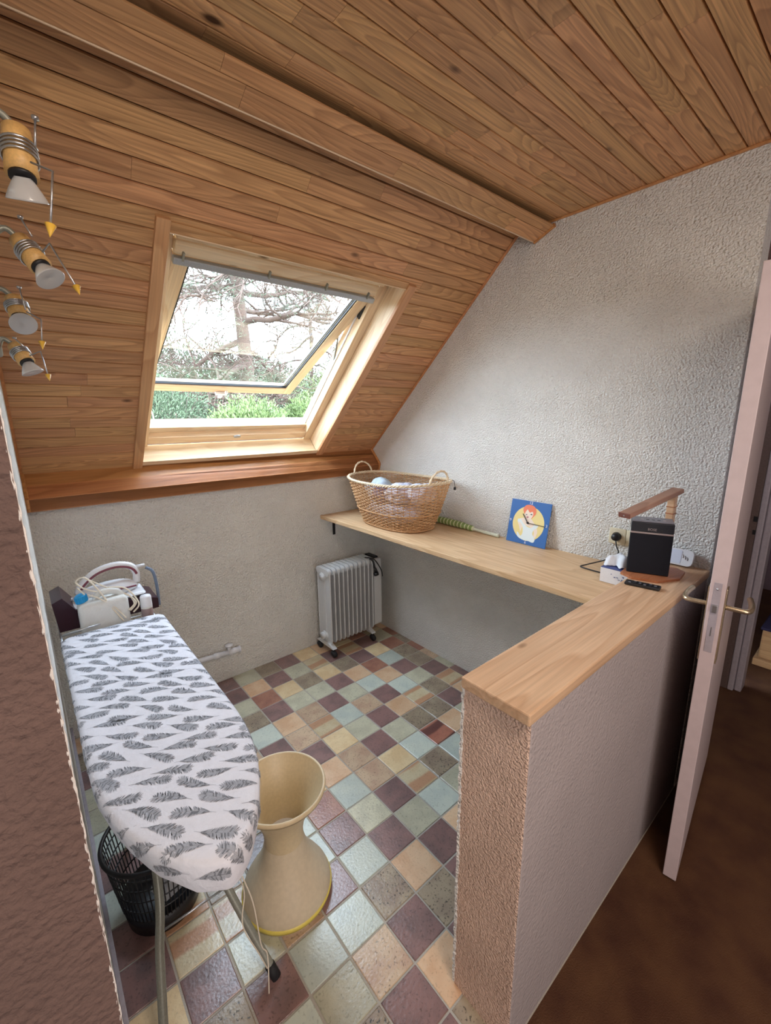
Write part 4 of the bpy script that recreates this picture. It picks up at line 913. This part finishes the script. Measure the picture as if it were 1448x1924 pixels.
flat('eye', Vv([(4, 162), (12, 166), (18, 162), (12, 160)]), 6, CMAT['line']); flat('eye', Vv([(-22, 158), (-16, 161), (-12, 158), (-16, 156)]), 6, CMAT['line']); flat('lips', Vv([(-14, 146), (-8, 151), (-2, 146), (-8, 141)]), 6, CMAT['lips'])
for s_, x, yv in (('12', 0, CW - 0.010), ('3', CW / 2 - 0.011, CW / 2), ('6', 0, 0.011), ('9', -CW / 2 + 0.009, CW / 2)):
    text_mesh('numeral', s_, 0.021, WHITEP, KM @ Matrix.Translation((x, yv, 0.0006)), ck)
for a, L, w in ((math.radians(128), 0.056, 0.0022), (math.radians(-2), 0.098, 0.0014)):
    b = BM(); box(b, (-0.008, -w, 0.006), (L, w, 0.0066)); o = obj('hand', b, BLACK, ck); o.matrix_world = KM @ Matrix.Translation((0, CW / 2, 0)) @ Matrix.Rotation(a, 4, 'Z')
b = BM(); lathe(b, [(0.0001, 0.009), (0.005, 0.009), (0.005, 0)], 12, Matrix.Translation((0, CW / 2, 0))); kobj('hub', b, BLACK)

# ------------------------------------------------------------------ desk lamp, speaker, remote ...
la = thing('desk_lamp', 'wooden desk lamp with flat arm reaching over the black speaker', 'lamp')
pl_ = [(0.575, -0.70), (0.60, -0.65), (0.72, -0.64), (0.79, -0.70), (0.812, -0.778), (0.785, -0.815), (0.69, -0.825), (0.60, -0.78)]
b = BM(); prism(b, pl_, 2, ZCAP + 0.0005, ZCAP + 0.0095); child('base_plate', b, W_LB, la)
b = BM(); box(b, (0.752, -0.758, ZCAP + 0.009), (0.782, -0.732, 1.338), 0.003)
child('post', b, W_SH, la)
for z in (1.262, 1.288): 
    b = BM(); box(b, (0.7505, -0.7595, z), (0.7835, -0.7305, z + 0.0035), 0.0005); child('post_groove', b, W_LB, la)
p0 = Vector((0.795, -0.752, 1.352)); p1 = Vector((0.49, -0.682, 1.288))
d = (p1 - p0); L = d.length; ex = d.normalized(); ey = Vector((0, 0, 1)).cross(ex).normalized(); ez = ex.cross(ey)
AM = Matrix((ex, ey, ez)).transposed().to_4x4(); AM.translation = p0
b = BM(); box(b, (0, -0.022, -0.010), (L, 0.022, 0.008), 0.003); o = obj('arm', b, W_LA, la); o.matrix_world = AM
b = BM(); box(b, (L - 0.001, -0.0225, -0.0105), (L + 0.003, 0.0225, 0.0085), 0.002); o = obj('arm_end', b, plain('dark_end_grain', S(120, 76, 66), 0.5, noise=0.1), la); o.matrix_world = AM
b = BM(); lathe(b, [(0.0001, 0.001), (0.003, 0.0)], 10, Matrix.Translation((L + 0.0035, 0, -0.001)) @ Matrix.Rotation(math.pi / 2, 4, 'Y')); o = obj('end_screw', b, STEEL, la); o.matrix_world = AM
b = BM(); box(b, (0.02, -0.015, -0.0125), (L - 0.01, 0.015, -0.010), 0.0005); o = obj('diffuser', b, WHITEP, la); o.matrix_world = AM

spk = thing('speaker', 'black upright speaker with a silver band on the pine cap board', 'speaker')
f0 = Vector((0.620, -0.663, 0)); f1 = Vector((0.672, -0.792, 0)); ux = (f1 - f0).normalized(); uy = Vector((-ux.y, ux.x, 0))
if uy.x < 0: uy = -uy
KS = Matrix((ux, uy, Vector((0, 0, 1)))).transposed().to_4x4(); KS.translation = f0 + Vector((0, 0, ZCAP + 0.010))
def sobj(name, lo, hi, mat, bev=0.004): b = BM(); box(b, lo, hi, bev, seg=3); o = obj(name, b, mat, spk); o.matrix_world = KS; return o
sw = 0.139
sobj('cabinet', (0.002, 0.004, 0), (sw - 0.002, 0.085, 0.205), BLACK); sobj('grille', (0, 0, 0.001), (sw, 0.02, 0.158), BLACKG, 0.003)
sobj('silver_band', (0, -0.0005, 0.158), (sw, 0.02, 0.1645), SILVER, 0.001); sobj('top_panel', (0, 0, 0.1645), (sw, 0.086, 0.202), BLACKT, 0.003); sobj('top_plate', (0.002, 0.002, 0.202), (sw - 0.002, 0.084, 0.2065), GREYT, 0.002)
for k in range(5): sobj('button', (0.03 + k * 0.018, 0.03, 0.2065), (0.04 + k * 0.018, 0.037, 0.2075), SILVER if k in (0, 4) else BLACK, 0.0003)
text_mesh('wordmark', 'BOSE', 0.0125, SILVER, KS @ Matrix.Translation((0.069, -0.0006, 0.176)) @ Matrix.Rotation(math.pi / 2, 4, 'X') , spk)

rm = thing('remote_control', 'slim black remote control lying in front of the speaker', 'remote')
ra = Vector((0.518, -0.700, ZCAP)); rb_ = Vector((0.537, -0.807, ZCAP)); rx = (rb_ - ra).normalized(); ry = Vector((-rx.y, rx.x, 0)); RM = Matrix((rx, ry, Vector((0, 0, 1)))).transposed().to_4x4(); RM.translation = ra + Vector((0, 0, 0.0008))
b = BM(); box(b, (0, -0.019, 0), (0.112, 0.019, 0.011), 0.004, seg=3); o = obj('body', b, BLACK, rm, True); o.matrix_world = RM
for i in range(6):
    for j in range(3):
        b = BM(); box(b, (0.012 + i * 0.016, -0.014 + j * 0.010, 0.0105), (0.020 + i * 0.016, -0.008 + j * 0.010, 0.0125), 0.001); o = obj('button', b, GREYT if (i + j) % 3 == 0 else BLACKT, rm); o.matrix_world = RM

tb = thing('tissue_box', 'white and navy tissue box on the shelf beside the speaker', 'tissue box')
b = BM(); box(b, (0.636, -0.679, ZS + 0.001), (0.756, -0.560, ZS + 0.062), 0.001); child('carton', b, WHITEP, tb)
b = BM(); box(b, (0.636, -0.679, ZS + 0.062), (0.756, -0.560, ZS + 0.0635), 0.0003); child('printed_top', b, TISSUEBLUE, tb)
b = BM(); rq = random.Random(12)
for k in range(9):
    y_ = -0.655 + rq.uniform(0, 0.05); z_ = ZS + 0.012 + rq.uniform(0, 0.03); box(b, (0.6352, y_, z_), (0.6362, y_ + rq.uniform(0.003, 0.009), z_ + rq.uniform(0.002, 0.004)))
child('print_marks', b, TISSUEBLUE, tb)
b = BM(); bmesh.ops.create_grid(b, x_segments=18, y_segments=12, size=1)
from mathutils import noise as _n
for v in b.verts:
    u_, w_ = v.co.x, v.co.y; v.co = Vector((0.70 + 0.035 * w_ + 0.012 * math.sin(u_ * 6), -0.615 + 0.055 * u_, ZS + 0.068 + 0.045 * (1 - w_ * w_) * (0.7 + 0.3 * math.cos(u_ * 2)) + 0.012 * _n.noise(Vector((u_ * 4, w_ * 4, 1)))))
child('tissue', b, plain('tissue_paper', S(226, 230, 238), 0.8), tb, True)

sk = thing('wall_socket', 'cream double wall socket with a black plug, above the shelf', 'socket')
for y in (-0.512, -0.585):
    b = BM(); box(b, (XR - 0.014, y - 0.036, 1.060), (XR, y + 0.036, 1.132), 0.004, seg=3); child('cover_plate', b, CREAMP, sk, True)
    b = BM(); lathe(b, [(0.025, 0.0145), (0.023, 0.016), (0.020, 0.0145), (0.019, 0.008), (0.0001, 0.008)], 24, Matrix.Translation((XR - 0.001, y, 1.096)) @ Matrix.Rotation(-math.pi / 2, 4, 'Y')); child('recess', b, CREAMP, sk, True)
pg = thing('power_plug', 'black plug and cable in the left socket of the pair', 'plug')
b = BM(); lathe(b, [(0.0185, 0.0), (0.0185, 0.018), (0.014, 0.032), (0.0001, 0.033)], 20, Matrix.Translation((XR - 0.012, -0.512, 1.096)) @ Matrix.Rotation(-math.pi / 2, 4, 'Y')); child('plug_body', b, BLACK, pg, True)
b = BM(); tube(b, spline([(XR - 0.036, -0.515, 1.090), (XR - 0.055, -0.53, 1.06), (XR - 0.08, -0.55, 1.045), (XR - 0.10, -0.545, 1.03), (0.80, -0.51, 1.005), (0.765, -0.44, 0.972), (0.74, -0.43, 0.968), (0.73, -0.46, 0.968), (0.73, -0.54, 0.968), (0.765, -0.60, 0.968)], 7), 0.0028, 8); child('cable', b, BLACK, pg, True)

wd2 = thing('white_device', 'long rounded white plastic device leaning behind the speaker', 'device')
def stadium(L, r, n=10): return [(L / 2 - r + r * math.cos(a), r * math.sin(a)) for a in [math.pi * (k / n - 0.5) for k in range(n + 1)]] + [(-L / 2 + r + r * math.cos(a), r * math.sin(a)) for a in [math.pi * (k / n + 0.5) for k in range(n + 1)]]
ZW = Matrix.Translation((0.876, -0.715, 1.066)) @ Matrix.Rotation(0.0, 4, 'X') @ Matrix((Vector((0, -1, 0)), Vector((0.35, 0, 0.94)).normalized(), Vector((-0.94, 0, 0.35)).normalized())).transposed().to_4x4()
b = BM()
o_l = [(p[0], p[1]) for p in stadium(0.20, 0.030)]
def rsq(hx, hy, r, n=5):
    o = []
    for sx, sy, a0 in ((1, 1, 0), (-1, 1, 90), (-1, -1, 180), (1, -1, 270)):
        for q in range(n + 1): a = math.radians(a0 + 90 * q / n); o.append((sx * (hx - r) + r * math.cos(a), sy * (hy - r) + r * math.sin(a)))
    return o
prism(b, rsq(0.10, 0.033, 0.018), 2, -0.008, 0.008); o = obj('shell', b, WHITEP, wd2); o.matrix_world = ZW
b = BM(); prism(b, rsq(0.07, 0.028, 0.006), 2, 0.008, 0.009); o = obj('front_panel', b, plain('pale_panel', S(214, 222, 240), 0.5), wd2); o.matrix_world = ZW @ Matrix.Translation((-0.01, 0, 0))
for k in range(3):
    b = BM(); tube(b, spline([(0.064 + k * 0.008, 0.012 - k * 0.004, 0.009), (0.067 + k * 0.008, 0.005 - k * 0.004, 0.009), (0.066 + k * 0.008, -0.002 - k * 0.004, 0.009)], 3), 0.0010, 5); o = obj('signal_mark', b, BLACK, wd2); o.matrix_world = ZW

# ------------------------------------------------------------------ spot lamps on the left wall
rail = thing('lamp_rail', 'dark wall rail carrying the four wooden spot lamps on the left', 'rail')
b = BM(); tube(b, [(XL + 0.012, -0.62, 2.03), (XL + 0.012, 0.20, 1.80)], 0.008, 10); child('rail', b, GREYMETAL, rail, True)
for y in (-0.5, 0.15):
    z = 2.03 - (y + 0.62) / 0.82 * 0.23; b = BM(); tube(b, [(XL + 0.001, y, z), (XL + 0.012, y, z)], 0.014, 12); child('wall_mount', b, GREYMETAL, rail, True)
cr, cu, cf = rt, up, fw; cpos = Vector((-1.1206254572, -1.2742075688, 1.6415418088))
SPOTS = [
 # top of body, bottom of body, lamp mouth centre (world), wire points
]
# worked out in metres; body axis and wire run for each lamp
def pt(px, py, dep): return cpos + (cr * ((px - 724) / 807.756) - cu * ((py - 962) / 807.756) + cf) * dep
SPEC = [
 ('spot lamp nearest the camera, on the wooden slope at upper left', 0.56, (30, 245), (42, 330), (50, 366), [(66, 222), (66, 274)], [(58, 305), (99, 322), (95, 422)], (94, 440)),
 ('second spot lamp from the camera, tilted towards the window', 0.75, (36, 452), (76, 500), (94, 523), [(38, 408), (60, 444)], [(80, 473), (93, 457), (143, 538)], (149, 552)),
 ('third spot lamp from the camera, its lens facing out', 0.88, (26, 560), (38, 594), (46, 614), [(36, 540), (48, 582)], [(50, 586), (77, 600), (79, 642)], (80, 652)),
 ('farthest and lowest of the four wooden spot lamps', 1.05, (28, 650), (50, 680), (60, 697), [(27, 635), (44, 651)], [(56, 668), (76, 660), (90, 704)], (93, 714)),
]
for (lab, dep, a, c, mth, w1, w2, tipp), mdz in zip(SPEC, (0.010, 0.002, -0.014, 0.006)):
    A = pt(*a, dep); C = pt(*c, dep); Mh = pt(*mth, dep + mdz); ax = (C - A); Lb = ax.length; Mx = align(A, C); rbd = 0.0185
    sp = thing('spot_lamp', lab, 'spot lamp', A, group='wooden spot lamps on the wall rail')
    sp.location = A; inv = Matrix.Translation(-A)
    def so(name, bm, mat, smooth=True):
        o = obj(name, bm, mat, sp, smooth); o.matrix_parent_inverse = inv; return o
    b = BM(); lathe(b, [(0.0001, 0), (rbd * 0.85, 0), (rbd * 0.93, Lb * 0.3), (rbd * 0.95, Lb * 0.7), (rbd, Lb), (0.0001, Lb)], 24, Mx); so('wooden_body', b, W_SP)
    b = BM(); hel = []
    for k in range(4 * 20 + 1):
        q = k / 20 * 2 * math.pi; hel.append(Mx @ Vector(((rbd + 0.001) * math.cos(q), (rbd + 0.001) * math.sin(q), Lb * (0.34 + 0.34 * k / 80))))
    tube(b, hel, 0.0016, 6); so('wire_coil', b, STEEL)
    b = BM(); lathe(b, [(0.0001, Lb), (rbd * 0.8, Lb), (rbd * 0.8, Lb + 0.004), (0.0001, Lb + 0.004)], 20, Mx); so('socket_ring', b, BLACK)
    M2 = align(C + ax.normalized() * 0.002, Mh + ax.normalized() * 0.001)
    b = BM(); lathe(b, [(0.009, 0), (0.012, 0.004), (0.018, 0.014), (0.0225, 0.023), (0.0235, 0.0255), (0.0225, 0.026), (0.0001, 0.022)], 28, M2); so('reflector_bulb', b, REFL)
    b = BM(); P1 = [pt(*p, dep - 0.022) for p in w1]; tube(b, P1, 0.0014, 6); tube(b, [P1[0] - Vector((0, 0, 0.002)), P1[0] + Vector((0, 0, 0.002))], 0.004, 8); so('antenna_wire', b, STEEL)
    b = BM(); P2 = [C - ax * 0.3] + [pt(*p, dep - 0.024) for p in w2[:1]] + [pt(*p, dep - 0.03) for p in w2[1:]]; tube(b, P2[1:], 0.0014, 6); so('pointer_wire', b, STEEL)
    b = BM(); E_ = P2[-1]; Tp = pt(*tipp, dep - 0.03); Tp = E_ + (Tp - E_).normalized() * 0.016; M3 = align(E_, Tp); lathe(b, [(0.0001, 0), (0.0062, 0.0005), (0.0001, 0.016)], 14, M3); so('yellow_cone', b, plain('yellow_cone_paint', S(232, 186, 74), 0.4))
    b = BM(); rz_ = 2.03 - (A.y + 0.62) / 0.82 * 0.23; tube(b, spline([A + Vector((0, 0, 0.0)), A + Vector((-0.02, 0.0, 0.015)), Vector((XL + 0.014, A.y, rz_))], 6), 0.005, 8); so('support_arm', b, GREYMETAL)

# ------------------------------------------------------------------ skirting on the left
b = BM(); box(b, (XL, YF + 0.0, 0.0), (XL + 0.012, YB, 0.07), 0.002); struct('baseboard_left', b, GREY_PAINT)

# ------------------------------------------------------------------ outside
GRASS = plain('garden_ground', S(84, 84, 60), 0.95, noise=0.3, nscale=1.2)
b = BM(); bmesh.ops.create_grid(b, x_segments=40, y_segments=40, size=60)
for v in b.verts: v.co = Vector((v.co.x, v.co.y + 60, -3.0 + min(7.0, max(0, v.co.y + 60 - 6) * 0.40) + 0.5 * _n.noise(Vector((v.co.x * 0.1, v.co.y * 0.1, 0)))))
g = struct('ground', b, GRASS, smooth=True)
BARK = plain('pine_bark', S(84, 68, 60), 0.9, noise=0.35, nscale=12, bmp=0.02)
TWIG = plain('grey_twigs', S(88, 80, 74), 0.9, noise=0.3, nscale=9)
NEED = plain('blue_green_needles', S(72, 88, 66), 0.8, noise=0.3, nscale=3)
NEED2 = plain('fresh_green_leaves', S(84, 102, 58), 0.7, noise=0.35, nscale=5)
NEED3 = plain('olive_leaves', S(94, 104, 68), 0.8, noise=0.3, nscale=4)
PALETW = plain('pale_bare_twig', S(150, 136, 118), 0.8, noise=0.1)
def tree(name, label, base, H, r0, lean, seed, nb, leaf, matb=BARK, leafn=9000, z0=0.35, spread=3.2, lsize=0.09, droop=0.15):
    rn = random.Random(seed); th = thing(name, label, 'tree', base, group='trees outside the roof window')
    tb_ = BM(); trunk = [Vector((lean[0] * t * H + 0.12 * math.sin(t * 7 + seed), lean[1] * t * H, t * H)) for t in [k / 12 for k in range(13)]]
    tube(tb_, trunk, [r0 * (1 - 0.7 * k / 12) for k in range(13)], 12); obj('trunk', tb_, matb, th, True)
    bb = BM(); tips = []
    def branch(p, d, L, r, lvl):
        pts = [p]; dd = d.copy()
        n = 7 if lvl < 2 else 4
        for k in range(n):
            dd = (dd + Vector((rn.uniform(-1, 1), rn.uniform(-1, 1), rn.uniform(-1, 1) - droop * (lvl == 0))) * 0.30).normalized(); pts.append(pts[-1] + dd * L / n)
        tube(bb, pts, [max(0.003, r * (1 - 0.75 * k / n)) for k in range(n + 1)], 6 if lvl == 0 else 4, cap=False)
        if lvl < 3:
            for k in range(2, n + 1):
                for _ in range(2 if lvl < 2 else 1):
                    if rn.random() < 0.8:
                        nd = (dd * 0.5 + Vector((rn.uniform(-1, 1), rn.uniform(-1, 1), rn.uniform(-0.7, 0.9)))).normalized(); branch(pts[k], nd, L * rn.uniform(0.35, 0.55), r * 0.42, lvl + 1)
        if lvl >= 2: tips.append((pts[-1], dd)); 
    for k in range(nb):
        t = z0 + (1 - z0) * (k + rn.random()) / nb; i = min(11, int(t * 12)); p = trunk[i].lerp(trunk[i + 1], t * 12 - i); a = k * 2.4 + rn.uniform(-0.5, 0.5)
        branch(p, Vector((math.cos(a), math.sin(a), rn.uniform(-0.05, 0.35))).normalized(), spread * (1.1 - 0.55 * t) * rn.uniform(0.7, 1.1), r0 * 0.32, 0)
    o = obj('branches', bb, matb, th, True); o['kind'] = 'stuff'
    lb = BM()
    if tips and leafn:
        for _ in range(leafn):
            p, d = tips[rn.randrange(len(tips))]; c = p + Vector((rn.gauss(0, 1), rn.gauss(0, 1), rn.gauss(0, 0.7))) * 0.14
            u = Vector((rn.uniform(-1, 1), rn.uniform(-1, 1), rn.uniform(-1, 1))).normalized(); w = u.orthogonal().normalized() * lsize * 0.10
            lb.faces.new([lb.verts.new(c - w), lb.verts.new(c + w), lb.verts.new(c + u * lsize)])
        o = obj('foliage', lb, leaf, th); o['kind'] = 'stuff'
    return th
tree('pine_tree', 'tall pine with a straight trunk in the middle of the roof window', (3.7, 10.5, -2.2), 11.0, 0.27, (0.02, 0.0), 5, 26, NEED, leafn=34000, z0=0.26, spread=4.2)
tree('pine_tree', 'slender leaning tree seen through the right half of the glass', (7.0, 12.5, -2.0), 8.5, 0.13, (0.01, 0.0), 9, 18, NEED, leafn=14000, z0=0.3, spread=3.0)
tree('pine_tree', 'bare branching tree at the left edge of the roof window', (1.0, 12.0, -2.2), 8.5, 0.16, (0.02, 0), 15, 20, NEED, leafn=12000, z0=0.3, spread=3.6)
tree('bare_tree', 'thin tree trunk seen in the gap beside the open sash', (8.6, 12.0, -2.0), 6.5, 0.12, (0.01, 0), 31, 14, NEED3, leafn=9000, z0=0.3, spread=2.4)
def bush(name, label, c, s, seed, mat, nl, ls, twigs=40):
    rn = random.Random(seed); th = thing(name, label, 'bush', (c[0], c[1], -2.4), group='bushes in the garden'); c = Vector(c) - Vector((c[0], c[1], -2.4)); bb = BM()
    ends = []
    for k in range(twigs):
        d = Vector((rn.gauss(0, 1), rn.gauss(0, 1), abs(rn.gauss(0.6, 0.8)))).normalized(); e = Vector((0, 0, c.z)) + Vector((d.x * s[0], d.y * s[1], d.z * s[2])) * rn.uniform(0.6, 1.05)
        midp = Vector((e.x * 0.35, e.y * 0.35, e.z * 0.5)); tube(bb, spline([Vector((rn.uniform(-.1, .1), rn.uniform(-.1, .1), -0.2)), midp, e], 4), [0.02 - 0.0016 * q for q in range(9)], 4, cap=False); ends.append(e)
    o = obj('stems', bb, TWIG, th); o['kind'] = 'stuff'
    lb = BM()
    for _ in range(nl):
        d = Vector((rn.gauss(0, 1), rn.gauss(0, 1), rn.gauss(0, 1))).normalized(); rr_ = rn.uniform(0.5, 1.0) ** 0.5
        lump = 1 + 0.28 * _n.noise(d * 3.1 + Vector((seed, 0, 0))) + 0.12 * _n.noise(d * 9 + Vector((0, seed, 0)))
        p = c * 1.0 + Vector((d.x * s[0], d.y * s[1], d.z * s[2])) * rr_ * lump
        u = (d + Vector((rn.uniform(-1, 1), rn.uniform(-1, 1), rn.uniform(-0.3, 1.2)))).normalized(); w = u.cross(Vector((rn.uniform(-1, 1), rn.uniform(-1, 1), rn.uniform(-1, 1)))).normalized() * ls * 0.16
        lb.faces.new([lb.verts.new(p - w * 0.3), lb.verts.new(p + u * ls * 0.5 - w), lb.verts.new(p + u * ls), lb.verts.new(p + u * ls * 0.5 + w)])
    o = obj('foliage', lb, mat, th); o['kind'] = 'stuff'
bush('evergreen_bush', 'bright green leafy bush below the middle of the open sash', (2.35, 6.8, 0.75), (0.95, 0.7, 1.15), 1, NEED2, 24000, 0.085)
bush('evergreen_bush', 'bright green bush at the right-hand end of the sash gap', (3.7, 7.0, 0.8), (0.75, 0.7, 1.2), 2, NEED2, 20000, 0.085)
bush('evergreen_bush', 'grey-green bush behind pale twigs at the left of the sash gap', (0.9, 8.4, 0.9), (1.5, 0.9, 1.5), 3, NEED, 28000, 0.075)
bush('evergreen_bush', 'olive bush on the right beyond the open sash', (6.4, 9.8, 1.0), (1.6, 1.0, 1.9), 4, NEED3, 26000, 0.085)
bush('evergreen_bush', 'wide dull green thicket across the back of the garden', (4.0, 15.5, 1.2), (7.5, 1.5, 2.9), 6, NEED, 42000, 0.17)
bush('evergreen_bush', 'hazy olive thicket right of the wide one at the garden end', (13.5, 15.5, 1.3), (5.0, 1.5, 3.4), 7, NEED3, 18000, 0.16)
b = BM(); tube(b, spline([(0.75, 7.2, 1.2), (0.72, 7.1, 1.7), (0.60, 7.1, 2.0), (0.62, 7.1, 2.5)], 6), 0.012, 6); tube(b, spline([(0.60, 7.1, 2.0), (0.35, 7.1, 1.85), (0.2, 7.1, 1.9)], 6), 0.008, 6); tube(b, spline([(1.05, 7.2, -2.4), (0.95, 7.2, 0.0), (0.80, 7.2, 1.1), (0.75, 7.2, 1.2)], 6), 0.014, 6)
o = obj('bare_sapling', b, PALETW); tag(o, 'pale bare twigs standing before the grey-green bush', 'tree')

# ------------------------------------------------------------------ sub-parts: hang pieces on the part they belong to
bpy.context.view_layer.update()
def hang(sub, part):
    w = sub.matrix_world.copy(); sub.parent = part; sub.matrix_parent_inverse = Matrix.Identity(4); sub.matrix_basis = part.matrix_world.inverted() @ w
def kids(root, name): return [c for c in root.children if c.name.split('.')[0] == name]
def near(sub, parts): 
    c = lambda o: sum(((o.matrix_world @ Vector(q)) for q in o.bound_box), Vector()) / 8
    return min(parts, key=lambda p: (c(p) - c(sub)).length)
for root, subn, partn in ((rd, 'castor', 'foot'), (rd, 'plug', 'power_cord'), (dr, 'lever', 'handle_plate'), (dr, 'latch', 'lock_plate'), (dr, 'bolt', 'lock_plate'), (dr, 'screw', 'lock_plate'),
        (pp, 'sleeve', 'pipe'), (pp, 'end_cap', 'pipe'), (ib, 'feather_print', 'cover'), (ib, 'tie_string', 'cover'), (ib, 'rubber_foot', 'leg'), (jg, 'cap', 'neck'), (si, 'grip_trim', 'handle'), (si, 'body_trim', 'iron_body'),
        (st, 'screw', 'waist_disc'), (wb, 'hoop', 'slats'), (la, 'post_groove', 'post'), (la, 'arm_end', 'arm'), (la, 'end_screw', 'arm'), (la, 'diffuser', 'arm'), (spk, 'button', 'top_panel'), (spk, 'wordmark', 'top_panel'), (spk, 'top_plate', 'top_panel'),
        (tb, 'print_marks', 'carton'), (tb, 'printed_top', 'carton'), (sk, 'recess', 'cover_plate'), (wd2, 'signal_mark', 'front_panel'), (ck, 'numeral', 'panel'), (ck, 'face', 'figure'), (ck, 'dress', 'figure'), (ck, 'hair', 'figure'), (bt, 'paper_label', 'body')):
    parts = kids(root, partn)
    for sub in kids(root, subn):
        if parts: hang(sub, near(sub, parts))
for root in [o for o in COL.objects if o.name.startswith('spot_lamp')]:
    w = kids(root, 'pointer_wire')
    for c in kids(root, 'yellow_cone'): hang(c, w[0])
